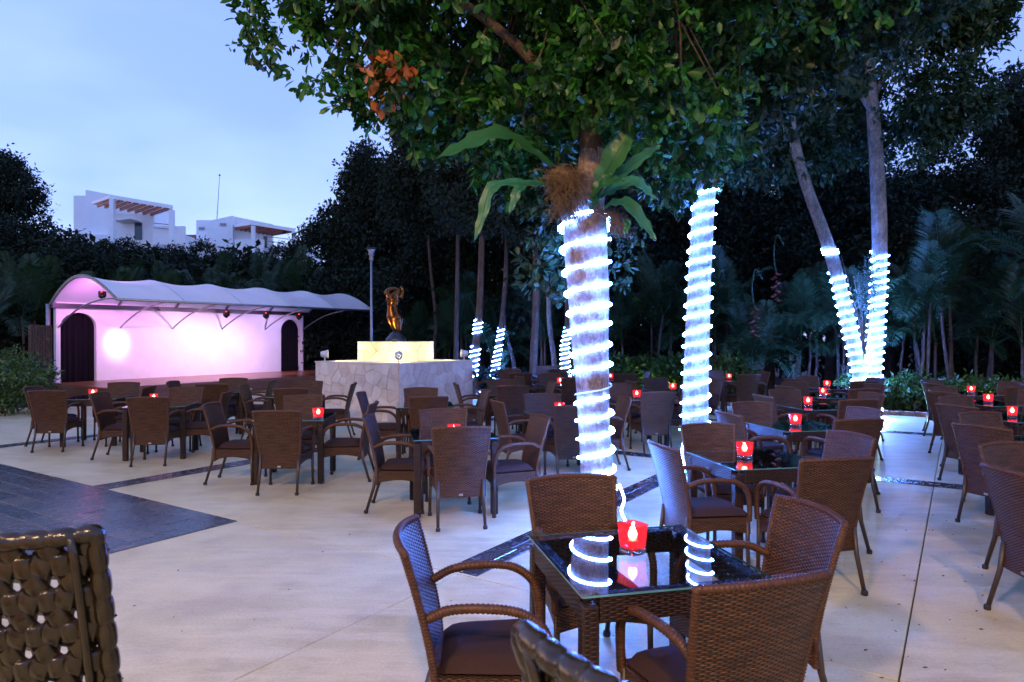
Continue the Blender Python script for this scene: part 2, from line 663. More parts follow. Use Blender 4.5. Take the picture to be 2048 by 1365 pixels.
M['lampgrey'] = simple('grey_lamp_housing', (.46, .46, .46), .4, .2)
M['blackplastic'] = simple('black_housing', (.012, .012, .014), .35)
M['lens_warm'] = mat_emit('warm_lens', (1.0, .80, .38), 9)
M['lens_pink'] = mat_emit('pink_lens', (1.0, .5, .9), 6)
M['lens_cool'] = mat_emit('cool_lens', (.72, 1.0, 1.0), 9)
M['red_led'] = mat_emit('red_led', (1.0, .05, .02), 3)
M['warm_globe'] = mat_emit('warm_globe', (1.0, .60, .22), 980)
M['solar'] = simple('solar_panel', (.02, .03, .06), .15, 0, .6)
M['stool'] = simple('olive_brown_resin', (.017, .012, .0045), .2, 0, .5, var=.5, scale=30, bump=.003)
M['wood_table'] = mat_wood('bar_table_wood', (.26, .12, .05), (.42, .20, .08), .4, 0)
M['litter'] = simple('dry_litter', (.09, .055, .03), .9, var=.5, scale=40)
M['card'] = simple('white_card', (.75, .76, .78), .6)
M['steelgrate'] = simple('drain_steel', (.42, .44, .47), .22, 1.0)


for k_ in ('candle', 'red_led', 'lens_pink', 'lens_warm', 'lens_cool'):
    M[k_].cycles.emission_sampling = 'NONE'


# ------------------------------------------------------------------ terrace: grid axes of the paving
A0 = G(475, 1043)                      # corner of the slate field
U = Vector((.8356, -.5493, 0)).normalized()
V = Vector((.5493, .8356, 0)).normalized()
ROT = math.atan2(U.y, U.x)


def P(u, v, z=0.0):
    return A0 + U * u + V * v + Vector((0, 0, z))


def uvbox(mb, u0, u1, v0, v1, z0, z1, bev=0.0):
    Mx = Matrix((U, V, Vector((0, 0, 1)))).transposed()
    mb.box(P((u0 + u1) / 2, (v0 + v1) / 2, (z0 + z1) / 2), (u1 - u0, v1 - v0, z1 - z0), Mx, 0, bev)
    return mb


g = MB()
g.add([(-80, -25, -.16), (80, -25, -.16), (80, 90, -.16), (-80, 90, -.16)], [[0, 1, 2, 3]])
tag(g.build('ground', M['soil']), kind='structure')

terrace = empty('terrace_floor')
tag(terrace, kind='structure')
uvbox(MB(), -13.2, 18, -14, 13.0, -.15, -.035).build('joint_bed', M['joint'], terrace)
ul = [-13.2, -8.6, -2.5, 2.56, 5.30, 9.4, 13.6, 18]
vl = [-14, -9.2, -4.6, 0.0, 5.35, 10.05, 13.0]
for i in range(len(ul) - 1):
    for j in range(len(vl) - 1):
        u0, u1, v0, v1 = ul[i], ul[i + 1], vl[j], vl[j + 1]
        if u0 < -.1 and v0 < -.1 and u1 < .1:
            continue
        if v0 < -.1 and u0 < 0 < u1:
            u0 = 0.0
        uvbox(MB(), u0 + .004, u1 - .004, v0 + .004, v1 - .004, -.14, 0.0, .004).build('slab', M['concrete'], terrace)

# slate field (running bond) and slate bands
tile_mesh = {}


def tile(parent, u, v, lu, lv, top=.004, name='tile'):
    key = (round(lu, 3), round(lv, 3))
    if key not in tile_mesh:
        tile_mesh[key] = MB().box((0, 0, -.015), (lu - .004, lv - .004, .03), None, 0, .0025).mesh('tile', M['slate'])
    o = link(name, tile_mesh[key], parent)
    o.location = P(u + lu / 2, v + lv / 2, top + random.uniform(-.0012, .0012))
    o.rotation_euler = (random.uniform(-.004, .004), random.uniform(-.004, .004), ROT)
    return o


field = empty('slate_paving')
tag(field, kind='structure')
uvbox(MB(), -13.2, -.004, -14, -.004, -.14, -.032).build('mortar_bed', M['joint'], field)
row = 0
vv = -.002
while vv > -4.2:
    lv = (.20, .26, .20, .23)[row % 4]
    vv -= lv
    uu = -random.uniform(0, .2)
    tile(field, uu, vv, -uu, lv) if uu < -.08 else None
    if uu >= -.08: uu = 0
    while uu > -7.2:
        lu = random.choice((.32, .42, .52, .42))
        uu -= lu
        # only the tiles near enough to the view
        c = P(uu + lu / 2, vv + lv / 2)
        if c.y > .8 and c.x > -.80 * c.y - .6:
            tile(field, uu, vv, lu, lv)
    row += 1
uvbox(MB(), -13.2, -7.3, -4.2, -.004, -.03, .0).build('slate_sheet', M['slate'], field)


def band(u0, u1, v0, v1, along):
    r = empty('slate_band')
    tag(r, kind='structure')
    # bed strip lying just above the concrete, tiles proud of it
    uvbox(MB(), u0, u1, v0, v1, .0, .003).build('bed', M['joint'], r)
    if along == 'v':
        t = v0
        while t < v1 - .05:
            L_ = random.choice((.2, .28, .35))
            L_ = min(L_, v1 - t)
            c = P(u0, t)
            if c.x > -.8 * c.y - .4 and c.x < .8 * c.y + .5 and c.y < 11.5:
                w = (u1 - u0) / 2
                tile(r, u0, t, w, L_, .0065)
                k = .5 * L_
                tile(r, u0 + w, t, w, k, .0065); tile(r, u0 + w, t + k, w, L_ - k, .0065)
            t += L_
    else:
        t = u0
        while t < u1 - .05:
            L_ = min(random.choice((.2, .28, .35)), u1 - t)
            c = P(t, v0)
            if c.x > -.8 * c.y - .4 and c.x < .8 * c.y + .5 and c.y < 12.5:
                tile(r, t, v0, L_, v1 - v0, .0065)
            t += L_
    return r


band(-2.66, -2.36, .0, 12.9, 'v')
band(-7.0, -6.7, .0, 12.9, 'v')
band(2.42, 2.70, .03, 5.18, 'v')
band(-2.3, 14, 5.20, 5.48, 'u')
band(-2.3, 14, 9.90, 10.18, 'u')
# steel drain in the head of the nearest band
dr = empty('floor_drain', P(2.56, .42, .008), ROT)
tag(dr, 'narrow steel floor drain set in the slate band beside the nearest table', 'drain')
MB().box((0, 0, 0), (.11, .52, .006), None, 0, .002).build('frame', M['steelgrate'], dr)
for k in range(13):
    MB().box((0, -.23 + k * .038, .0045), (.085, .014, .004)).build('slot', M['joint'], dr)

# brick kerb along the planting
kerb = empty('kerb')
tag(kerb, kind='structure')
kb = MB().box((0, 0, 0), (.225, .115, .16), None, 0, .008).mesh('brick', M['kerb'])
for k in range(132):
    o = link('brick', kb, kerb)
    o.location = P(-13.0 + k * .235, 13.08 + random.uniform(-.004, .004), .015 + random.uniform(-.004, .004))
    o.rotation_euler = (0, 0, ROT + random.uniform(-.01, .01))

# ------------------------------------------------------------------ stone plinth
def clip(poly, a, n):
    out = []
    for i in range(len(poly)):
        p, q = poly[i], poly[(i + 1) % len(poly)]
        dp = (p[0] - a[0]) * n[0] + (p[1] - a[1]) * n[1]
        dq = (q[0] - a[0]) * n[0] + (q[1] - a[1]) * n[1]
        if dp <= 0: out.append(p)
        if dp * dq < 0:
            t = dp / (dp - dq)
            out.append((p[0] + (q[0] - p[0]) * t, p[1] + (q[1] - p[1]) * t))
    return out


def cladding(parent, org, ax, ay, nrm, W, H, cell, name='stone', joint=.007, th=.018):
    org, ax, ay, nrm = Vector(org), Vector(ax), Vector(ay), Vector(nrm)
    nx, ny = max(1, round(W / cell)), max(1, round(H / cell))
    seeds = [((i + .5 + random.uniform(-.42, .42)) * W / nx, (j + .5 + random.uniform(-.42, .42)) * H / ny) for i in range(nx) for j in range(ny)]
    for s in seeds:
        poly = [(0.002, 0), (W - .002, 0), (W - .002, H), (0.002, H)]
        for q in seeds:
            if q is s: continue
            d = math.hypot(q[0] - s[0], q[1] - s[1])
            if d > cell * 4: continue
            n = ((q[0] - s[0]) / d, (q[1] - s[1]) / d)
            m = ((q[0] + s[0]) / 2 - n[0] * joint / 2, (q[1] + s[1]) / 2 - n[1] * joint / 2)
            poly = clip(poly, m, n)
        if len(poly) < 3: continue
        cx = sum(p[0] for p in poly) / len(poly)
        cy_ = sum(p[1] for p in poly) / len(poly)
        t = th + random.uniform(-.004, .006)
        ins = .94
        k = len(poly)
        base = [org + ax * p[0] + ay * p[1] for p in poly]
        mid = [org + ax * p[0] + ay * p[1] + nrm * (t - .006) for p in poly]
        top = [org + ax * (cx + (p[0] - cx) * ins) + ay * (cy_ + (p[1] - cy_) * ins) + nrm * t for p in poly]
        fs = [[i, (i + 1) % k, k + (i + 1) % k, k + i] for i in range(k)]
        fs += [[k + i, k + (i + 1) % k, 2 * k + (i + 1) % k, 2 * k + i] for i in range(k)]
        fs.append([2 * k + i for i in range(k)])
        mb = MB()
        mb.add(base + mid + top, fs)
        mb.build(name, M['stone'], parent)


PC = G(798, 846)                       # near bottom corner of the plinth
PL = 2.42
PH = 1.15
plinth = empty('stone_plinth', PC, 0)
tag(plinth, 'large cream stone plinth of irregular slabs carrying the bronze figure', 'plinth')
mU, pV, Z = -U, V, Vector((0, 0, 1))
MxUV = Matrix((U, V, Z)).transposed()
MB().box(mU * PL / 2 + pV * PL / 2 + Z * (PH / 2 - .01), (PL - .002, PL - .002, PH - .02), MxUV).build('core', M['mortar'], plinth)
cladding(plinth, mU * PL, U, Z, -V, PL, PH, .25, joint=.005)
cladding(plinth, (0, 0, 0), V, Z, U, PL, PH, .25, joint=.005)
MB().box(mU * PL / 2 + pV * PL / 2 + Z * (PH + .006), (PL + .05, PL + .05, .032), MxUV, 0, .006).build('top_slab', M['stone'], plinth)
S2, H2 = 1.16, .40
o2 = mU * (PL - S2) / 2 + pV * (PL - S2) / 2 + Z * (PH + .022)
MB().box(o2 + mU * S2 / 2 + pV * S2 / 2 + Z * (H2 / 2), (S2 - .002, S2 - .002, H2), MxUV).build('upper_core', M['mortar'], plinth)
cladding(plinth, o2 + mU * S2, U, Z, -V, S2, H2, .23, joint=.005)
cladding(plinth, o2, V, Z, U, S2, H2, .23, joint=.005)
MB().box(o2 + mU * S2 / 2 + pV * S2 / 2 + Z * (H2 + .012), (S2 + .03, S2 + .03, .026), MxUV, 0, .005).build('upper_slab', M['stone'], plinth)
PTOP = PC + mU * PL / 2 + pV * PL / 2 + Z * (PH + .022 + H2 + .026)

# bronze torso
statue = empty('bronze_torso', PTOP, R(18))
statue.scale = (1.06, 1.04, 1.0)
tag(statue, 'polished bronze torso twisting upward on a dark block', 'sculpture')
blk = MB()
blk.lathe([(.22, 0), (.215, .06), (.17, .10), (.12, .17), (.09, .20), (.06, .215)], 12, (0, 0, 0))
blk.build('base_block', M['darkmetal'], statue, False)
sec = [(.20, .02, .0, .060, .055), (.26, .015, 0, .088, .075), (.36, -.005, 0, .125, .10), (.47, -.02, 0, .150, .118), (.56, -.03, .0, .157, .115),
       (.65, -.045, .0, .140, .10), (.74, -.06, 0, .118, .088), (.82, -.07, 0, .112, .085), (.90, -.07, -.01, .128, .098), (.97, -.06, -.01, .150, .11),
       (1.03, -.03, 0, .158, .105), (1.08, .01, .01, .135, .085), (1.13, .05, .015, .100, .065), (1.165, .075, .02, .055, .04), (1.18, .08, .02, .01, .01)]
secs = smooth_path([tuple(s[:3]) for s in [(a[1], a[2], a[0]) for a in sec]], 70)
rads = smooth_path([(a[3], a[4], 0) for a in sec], 70)
SB = MB()
ns = 28
vv_, ff_ = [], []
for i, (c, r) in enumerate(zip(secs, rads)):
    tw = .9 * (i / 70)
    for k in range(ns):
        t = 2 * math.pi * k / ns
        ca, sa = math.cos(t), math.sin(t)
        rr = 1 + .05 * math.cos(2 * t + tw * 3)
        zz = c.z
        if .28 < zz < .60:          # cleft between the thighs and the hip swell
            rr -= .13 * math.exp(-((t - 1.5 * math.pi) / .28) ** 2) * (1 - abs(zz - .36) / .25 if zz > .36 else 1)
        if .86 < zz < 1.0:          # breasts
            for bx in (1.28, 1.72):
                rr += .20 * math.exp(-((t - bx * math.pi) / .32) ** 2) * math.exp(-((zz - .925) / .04) ** 2)
        if .50 < zz < .66:          # belly
            rr += .08 * math.exp(-((t - 1.5 * math.pi) / .5) ** 2)
        x, y = ca * r.x * rr, sa * r.y * rr
        xr, yr = x * math.cos(tw) - y * math.sin(tw), x * math.sin(tw) + y * math.cos(tw)
        vv_.append((c.x + xr, c.y + yr, c.z))
for i in range(70):
    for k in range(ns):
        ff_.append([i * ns + k, i * ns + (k + 1) % ns, (i + 1) * ns + (k + 1) % ns, (i + 1) * ns + k])
ff_.append(list(range(ns))[::-1])
SB.add(vv_, ff_)
SB.tube(smooth_path([(-.13, -.02, 1.0), (-.185, -.03, 1.07), (-.15, -.02, 1.13), (-.03, 0, 1.16), (.07, .02, 1.15)], 16), [.062, .064, .064, .063, .062, .060, .058, .056, .054, .052, .051, .05, .05, .05, .048, .044, .03], 12)
SB.tube(smooth_path([(.09, .01, .98), (.135, .02, 1.08), (.14, .03, 1.17), (.10, .03, 1.22)], 12), [.05, .05, .05, .05, .05, .049, .048, .047, .046, .044, .042, .038, .02], 12)
SB.build('torso', M['bronze'], statue, True)


def spot(parent, loc, target, power, color, size, blend=.5, radius=.04):
    ld = bpy.data.lights.new('beam', 'SPOT')
    ld.energy = power
    ld.color = color
    ld.spot_size = size
    ld.spot_blend = blend
    ld.shadow_soft_size = radius
    lo = bpy.data.objects.new('beam', ld)
    COL.objects.link(lo)
    d = Vector(target) - Vector(loc)
    lo.location = loc
    lo.rotation_euler = d.to_track_quat('-Z', 'Y').to_euler()
    return lo


def floodlight(loc, target, power, label, color=(1.0, .82, .22), size=R(115), sc=1.0, cat='floodlight', group='floodlights on the plinth', lens='lens_warm'):
    loc = Vector(loc)
    o = empty('floodlight', loc)
    tag(o, label, cat, group)
    head = Vector((0, 0, .15 * sc))
    d = (Vector(target) - loc - head).normalized()
    q = d.to_track_quat('Z', 'Y').to_matrix()
    MB().lathe([(.045 * sc, 0), (.04 * sc, .008 * sc), (.012 * sc, .012 * sc), (.012 * sc, .10 * sc)], 12).build('stem', M['lampgrey'], o, False)
    s_ = sc
    MB().lathe([(.035 * s_, -.09 * s_), (.06 * s_, -.085 * s_), (.068 * s_, -.03 * s_), (.085 * s_, .04 * s_), (.092 * s_, .06 * s_), (.092 * s_, .075 * s_), (.082 * s_, .075 * s_), (.075 * s_, .05 * s_)], 20, head, q, cap=False).build('housing', M['lampgrey'], o, True)
    MB().lathe([(.034 * s_, -.088 * s_), (.001, -.090 * s_)], 20, head, q, cap=False).build('back_cap', M['lampgrey'], o, True)
    MB().lathe([(.078 * s_, .052 * s_), (.001, .054 * s_)], 20, head, q, cap=False).build('lens', M[lens], o)
    lo = spot(o, head + d * .085 * s_, Vector(target) - loc, power, color, size, .6, .05)
    lo.parent = o
    return o


ft = PC + Z * (PH + .022)
tgt = PTOP - Z * .25
floodlight(ft + mU * .10 + pV * .10, tgt + Z * .05, 85, 'grey floodlight seen from behind on the near corner of the plinth')
floodlight(ft + mU * (PL - .12) + pV * .14, tgt + Z * .05, 70, 'grey floodlight on the left corner of the plinth beside the stage')
floodlight(ft + mU * .14 + pV * (PL - .12), tgt + Z * .05, 70, 'grey floodlight on the right corner of the plinth beside the wrapped trunks')

# ------------------------------------------------------------------ stage
HS = .385
WL, WR = G(112, 766, HS), G(606, 741, HS)
WL.z = WR.z = 0
sv = (WR - WL).normalized()
su = Vector((sv.y, -sv.x, 0))          # toward the audience
WLEN = (WR - WL).length
stage = empty('stage', WL, math.atan2(sv.y, sv.x))    # local x along the wall, local -y toward the audience
tag(stage, 'white walled open air stage with wooden deck lit pink', 'stage')
DEP = 3.3
nb = 22
for k in range(nb):
    y = -(k + .5) * DEP / nb
    ext = .25 * (k / nb) ** 2
    MB().box((WLEN / 2 + .3, y, HS - .02), (WLEN + .9 + ext, DEP / nb - .006, .04), None, 0, .003).build('deck_board', M['deck'], stage)
for k in range(4):
    MB().box((WLEN / 2 + .3, -DEP - .012, .045 + k * .092), (WLEN + 1.0, .024, .084), None, 0, .004).build('fascia_board', M['fascia'], stage)
for k in range(4):
    MB().box((-.17, -DEP / 2, .045 + k * .092), (.024, DEP - .02, .084), None, 0, .004).build('fascia_board', M['fascia'], stage)
MB().box((WLEN / 2 + .3, -DEP / 2, HS / 2 - .05), (WLEN + .6, DEP - .1, HS - .12)).build('substructure', M['darkmetal'], stage)


def arch_wall(W, H, doors, th):
    """wall in the x-z plane with arched openings; doors: (x0, x1, spring, top)"""
    mb = MB()
    xs = 0.0
    for (x0, x1, sp, tp) in doors:
        mb.box(((xs + x0) / 2, 0, H / 2), (x0 - xs, th, H))
        n = 16
        arc = [(x0 + (x1 - x0) * (0.5 - 0.5 * math.cos(math.pi * k / n)), sp + (tp - sp) * math.sin(math.pi * k / n)) for k in range(n + 1)]
        for k in range(n):
            (xa, za), (xb, zb) = arc[k], arc[k + 1]
            q = []
            for y in (-th / 2, th / 2):
                q += [(xa, y, za), (xb, y, zb), (xb, y, H), (xa, y, H)]
            mb.add(q, [[0, 1, 2, 3], [7, 6, 5, 4], [0, 4, 5, 1], [3, 2, 6, 7]])
        xs = x1
    mb.box(((xs + W) / 2, 0, H / 2), (W - xs, th, H))
    return mb


def wall_x(px, yy):
    """distance along the wall plane for a photo pixel column"""
    k = (px - 1024) / FPX
    # WL + sv*t : x/y = k
    return (k * WL.y - WL.x) / (sv.x - k * sv.y)


d1 = (wall_x(121, 0), wall_x(193, 0))
d2 = (wall_x(562, 0), wall_x(601, 0))
WALLH = 2.72 - HS
wl = arch_wall(WLEN, WALLH, [(d1[0], d1[1], 1.62, 2.03), (d2[0], d2[1], 1.55, 2.0)], .14).build('back_wall', M['white'], stage)
wl.location = (0, .07, HS)
for (a, b) in (d1, d2):
    cur = MB()
    cur.grid(lambda s, t, a=a, b=b: Vector((a - .1 + (b - a + .2) * s, .26 + .03 * math.sin(s * 46) + .01 * math.sin(s * 17 + 2 * t), HS + 2.15 * t)), 60, 4)
    cur.build('curtain', M['curtain'], stage, True)
MB().box((WLEN / 2, .55, 1.35), (WLEN - .1, .02, 2.7)).build('backing_panel', M['curtain'], stage)

# canopy: tensioned membrane over arched ribs
canopy = empty('stage_canopy', WL, math.atan2(sv.y, sv.x))
tag(canopy, 'white scalloped barrel canopy on steel ribs over the stage', 'canopy')
CL, SPAN = 9.25, 3.66
ZB, ZF, RISE = 2.62, 2.70, .72


def arch(t, k):
    """t 0 back .. 1 front; k along 0..1"""
    y = -SPAN * t + .12
    z = ZB + (ZF - ZB) * t + RISE * math.sin(math.pi * (t ** .92))
    return y, z


def memb(s, t, off=0.0):
    x = s * CL - .10
    y, z = arch(t, s)
    ph = (s * 5) % 1.0
    sag = math.sin(math.pi * ph)
    z -= .10 * sag * math.sin(math.pi * t) ** .8
    y += .10 * sag * (t ** 3)
    return Vector((x, y, z + off))


mm = MB()
mm.grid(lambda s, t: memb(s, t), 100, 24)
mm.build('membrane', M['membrane'], canopy, True)
for k in range(6):
    s_ = k / 5
    mb = MB().tube([Vector((s_ * CL - .10, *arch(t / 24, s_))) + Vector((0, 0, -.035)) for t in range(25)], .034, 8)
    mb.build('rib', M['galv'], canopy, True)
# lacing along the near end arch and intermediate seam
mb = MB()
for k in range(44):
    t = (k + .5) / 44
    y, z = arch(t, 0)
    mb.box((-.115, y, z), (.05, .02, .05), Matrix.Rotation(.5, 3, 'X'))
lac = mb.build('lacing', M['galv'], canopy)
lac['kind'] = 'stuff'
seam = MB().grid(lambda s, t: memb(.6 - .008 + .016 * s, t, .012), 1, 24)
seam.build('seam_strip', M['membrane'], canopy, True)
yf, zf = arch(1, 0)
MB().tube([(-.12, yf, zf - .03), (CL - .08, yf, zf - .03)], .035, 8).build('front_beam', M['galv'], canopy, True)
yb, zb_ = arch(0, 0)
MB().tube([(-.12, yb, zb_ - .05), (CL - .08, yb, zb_ - .05)], .045, 8).build('back_beam', M['darkmetal'], canopy, True)
MB().box((WLEN / 2, -.10, 2.60), (WLEN + .3, .10, .13)).build('gutter', M['darkmetal'], canopy)
for k in range(5):
    x = .35 + k * 1.62 if k else .10
    pass
for px in (113, 240, 345, 444, 530, 607):
    x = wall_x(px, 0)
    x = min(max(x, .06), WLEN - .02)
    pth = smooth_path([(x, -.02, 1.98), (x, -.45, 2.20), (x, -1.1, 2.46), (x, -1.8, 2.62), (x, -2.7, 2.72), (x, -SPAN + .14, 2.68)], 14)
    MB().tube(pth, .024, 6).build('strut', M['galv'], canopy, True)
for x in (-.16, WLEN + .06):
    MB().tube([(x, .10, 0), (x, .10, 2.64)], .055, 10).build('post', M['galv'], canopy, True)
for z in (.55, 1.15, 1.75):
    MB().lathe([(.06, 0), (.064, .01), (.064, .12), (.06, .13)], 10, (-.16, .10, z)).build('post_clamp', M['lampgrey'], canopy)


def stage_lamp(px, py, target_s, target_z, power, color, size, label, blend=.7, zz=2.50, q_=.62):
    x = wall_x(px, 0) if False else None
    # hang under the front beam line: local x from pixel column at the beam
    k = (px - 1024) / FPX
    b0 = WL + su * (SPAN - 1.6)
    t = (k * b0.y - b0.x) / (sv.x - k * sv.y)
    base = b0 + sv * t + Vector((0, 0, zz))
    o = empty('stage_light', base)
    tag(o, label, 'stage light', 'stage lights under the canopy')
    tg = WL + sv * target_s + Vector((0, 0, target_z)) + su * 0.0
    hd = Vector((0, 0, -.16 * q_))
    d = (tg - base - hd).normalized()
    q = d.to_track_quat('Z', 'Y').to_matrix()
    MB().box((0, 0, .0), (.26 * q_, .20 * q_, .10 * q_), None, 0, .012).build('base_box', M['blackplastic'], o)
    MB().beam((-.15 * q_, 0, .0), (-.15 * q_, 0, -.20 * q_), .02, .035).build('yoke_arm', M['blackplastic'], o)
    MB().beam((.15 * q_, 0, .0), (.15 * q_, 0, -.20 * q_), .02, .035).build('yoke_arm', M['blackplastic'], o)
    MB().lathe([(a_ * q_, b_ * q_) for a_, b_ in ((.001, -.15), (.08, -.14), (.12, -.11), (.13, .02), (.12, .10), (.10, .115), (.085, .10))], 16, hd, q, cap=False).build('head', M['blackplastic'], o, True)
    MB().lathe([(.09 * q_, .095 * q_), (.001, .10 * q_)], 16, hd, q, cap=False).build('lens', M['lens_pink'], o)
    MB().box((.02, -.105 * q_, .01), (.05, .006, .02)).build('indicator', M['red_led'], o)
    lo = spot(o, hd + d * .10, tg - base, power, color, size, blend, .06)
    lo.parent = o
    return o


stage_lamp(453, 618, 3.0, .0, 135, (1.0, .50, .93), R(140), 'black stage light hanging leftmost under the canopy')
stage_lamp(532, 621, 4.4, -.1, 145, (1.0, .60, .98), R(140), 'black stage light hanging second under the canopy')
stage_lamp(598, 625, 6.9, .8, 110, (.74, .46, 1.0), R(135), 'black stage light hanging rightmost under the canopy')
stage_lamp(300, 612, wall_x(233, 0), 1.5, 190, (1.0, .86, 1.0), R(26), 'black stage light throwing the bright spot near the left arch', .9, 2.92)
stage_lamp(205, 608, 2.2, 3.1, 120, (.95, .25, .95), R(165), 'added unseen black stage light tinting the left end arch pink', .8, 2.92)  # added lamp kept out of sight, aimed up to deepen the arch's pink bounce

# dark slatted screen left of the stage
scr = empty('slatted_screen', G(66, 800), 0)
tag(scr, 'dark slatted timber screen left of the stage post', 'screen')
a, b = G(60, 806), G(101, 800)
for k in range(9):
    p = a.lerp(b, k / 8) - G(66, 800)
    MB().box(p + Vector((0, 0, 1.0)), (.075, .03, 2.0 + (.03 if k % 2 else 0)), None, 0, .004).build('slat', M['bark3'], scr)
for z in (.35, 1.65):
    MB().beam(a - G(66, 800) + Vector((0, .035, z)), b - G(66, 800) + Vector((0, .035, z)), .04, .08).build('rail', M['bark3'], scr)

# ------------------------------------------------------------------ solar street lamp behind the plinth
ld_ = 19.5
lx = (743 - 1024) / FPX * ld_
sl = empty('street_lamp', (lx, ld_, -.1))
tag(sl, 'thin grey lamp post with flat square head behind the plinth', 'street lamp')
zt = CAM_H + (HOR - 508) / FPX * ld_ + .1
MB().tube([(0, 0, 0), (0, 0, zt)], [.042, .030], 10).build('pole', M['galv'], sl, True)
MB().lathe([(.11, 0), (.11, .02), (.06, .03)], 12).build('base_plate', M['galv'], sl)
MB().lathe([(.03, zt - .22), (.07, zt - .16), (.05, zt - .08), (.085, zt - .02), (.085, zt + .02)], 12).build('collar', M['galv'], sl, True)
MB().box((0, 0, zt + .16), (.30, .30, .03), Matrix.Rotation(.25, 3, 'X'), 0, .006).build('solar_panel', M['solar'], sl)
MB().lathe([(.07, zt + .02), (.12, zt + .13)], 10).build('lantern_glass', M['lampgrey'], sl)

# ------------------------------------------------------------------ chairs and tables
def build_chair():
    root = empty('wicker_armchair')
    TOP, BOT = .905, .27

    def width(z): return .405 + .095 * max(0, (z - .30) / .6) ** 1.1
    def backy(z): return -.235 - .135 * max(0, (z - .40) / .5) ** 1.25

    def bp(s, t, off):
        z = BOT + (TOP - BOT) * t
        w = width(z)
        x = (s - .5) * w
        c = .050 * ((2 * s - 1) ** 2) * (.3 + .7 * t)
        return Vector((x, backy(z) + c + off, z - .012 * (2 * s - 1) ** 2 * t))
    uvf = lambda s, t: ((s - .5) * .46 + 1, (TOP - BOT) * t + 1)
    mb = MB()
    mb.grid(lambda s, t: bp(s, t, .012), 14, 16, uvf, flip=True)
    mb.grid(lambda s, t: bp(s, t, -.012), 14, 16, uvf)
    for t in (0,):
        mb.grid(lambda s, q: bp(s, 0, -.012 + .024 * q), 14, 1, uvf)
    mb.build('backrest', M['wicker'], root, True)
    # wrapped border with visible turns
    path = [bp(0, t / 30, 0) for t in range(31)] + [bp(s / 20, 1, 0) for s in range(1, 20)] + [bp(1, 1 - t / 30, 0) for t in range(31)]
    pp = smooth_path(path, 380)
    mb = MB().tube(pp, [.0155 + .0028 * math.sin(i * 2.1) for i in range(len(pp))], 7)
    mb.build('backrest_border', M['cane'], root, True)
    # seat frame / apron
    mb = MB()
    yF, yB = .235, -.225
    wF, wB = .245, .205
    za, zb = .285, .405
    per = [(-wB, yB), (-wF, yF), (wF, yF), (wB, yB)]
    for i in range(3):
        p, q = per[i], per[i + 1]
        L_ = math.hypot(q[0] - p[0], q[1] - p[1])
        def fn(s, t, p=p, q=q):
            dip = .035 * math.sin(math.pi * s)
            return Vector((p[0] + (q[0] - p[0]) * s, p[1] + (q[1] - p[1]) * s, za + dip * (1 - t) + (zb - za) * t))
        mb.grid(fn, 8, 3, lambda s, t, L_=L_: (s * L_ + 1, t * .12 + 1))
    mb.add([(-wB, yB, zb), (-wF, yF, zb), (wF, yF, zb), (wB, yB, zb)], [[3, 2, 1, 0]], [[(0, 0), (.4, 0), (.4, .4), (0, .4)]])
    mb.build('seat_frame', M['wicker'], root)
    # cushion
    mb = MB()
    def cu(s, t, top):
        x = (s - .5) * 2
        y = yB + .03 + (yF - yB - .025) * t
        w = wB + (wF - wB) * t - .012
        e = (1 - abs(x) ** 6) * (1 - abs(2 * t - 1) ** 6)
        return Vector((x * w, y, zb + .012 + (.055 * e ** .5 if top else -.01 * e)))
    mb.grid(lambda s, t: cu(s, t, True), 12, 12)
    mb.grid(lambda s, t: cu(s, t, False), 12, 12, flip=True)
    mb.build('cushion', M['cushion'], root, True)
    # arms
    for sg in (-1, 1):
        zb2 = .665
        pth = smooth_path([(sg * .215, backy(.62) + .035, .63), (sg * .232, -.15, .672), (sg * .250, .0, .680), (sg * .258, .115, .662), (sg * .258, .195, .60), (sg * .252, .222, .50), (sg * .245, .225, .38)], 150)
        MB().tube(pth, [.019 + .0022 * math.sin(i * 2.0) for i in range(len(pth))], 8).build('arm', M['cane'], root, True)
    # legs
    for sg in (-1, 1):
        l1 = MB().tube([(sg * .235, .215, .40), (sg * .240, .222, .02)], [.0165, .014], 8).build('leg', M['leg'], root, True)
        MB().lathe([(.019, 0), (.021, .006), (.021, .026), (.016, .032)], 10, (sg * .240, .222, 0)).build('rubber_foot', M['rubber'], l1)
        l2 = MB().tube([(sg * .200, -.225, .42), (sg * .203, -.245, .25), (sg * .208, -.315, .02)], [.0165, .016, .014], 8).build('leg', M['leg'], root, True)
        MB().lathe([(.019, 0), (.021, .006), (.021, .026), (.016, .032)], 10, (sg * .208, -.319, 0)).build('rubber_foot', M['rubber'], l2)
    MB().box((0.0, -.252, .295), (.035, .004, .018)).build('maker_tag', M['tagm'], root)
    return root


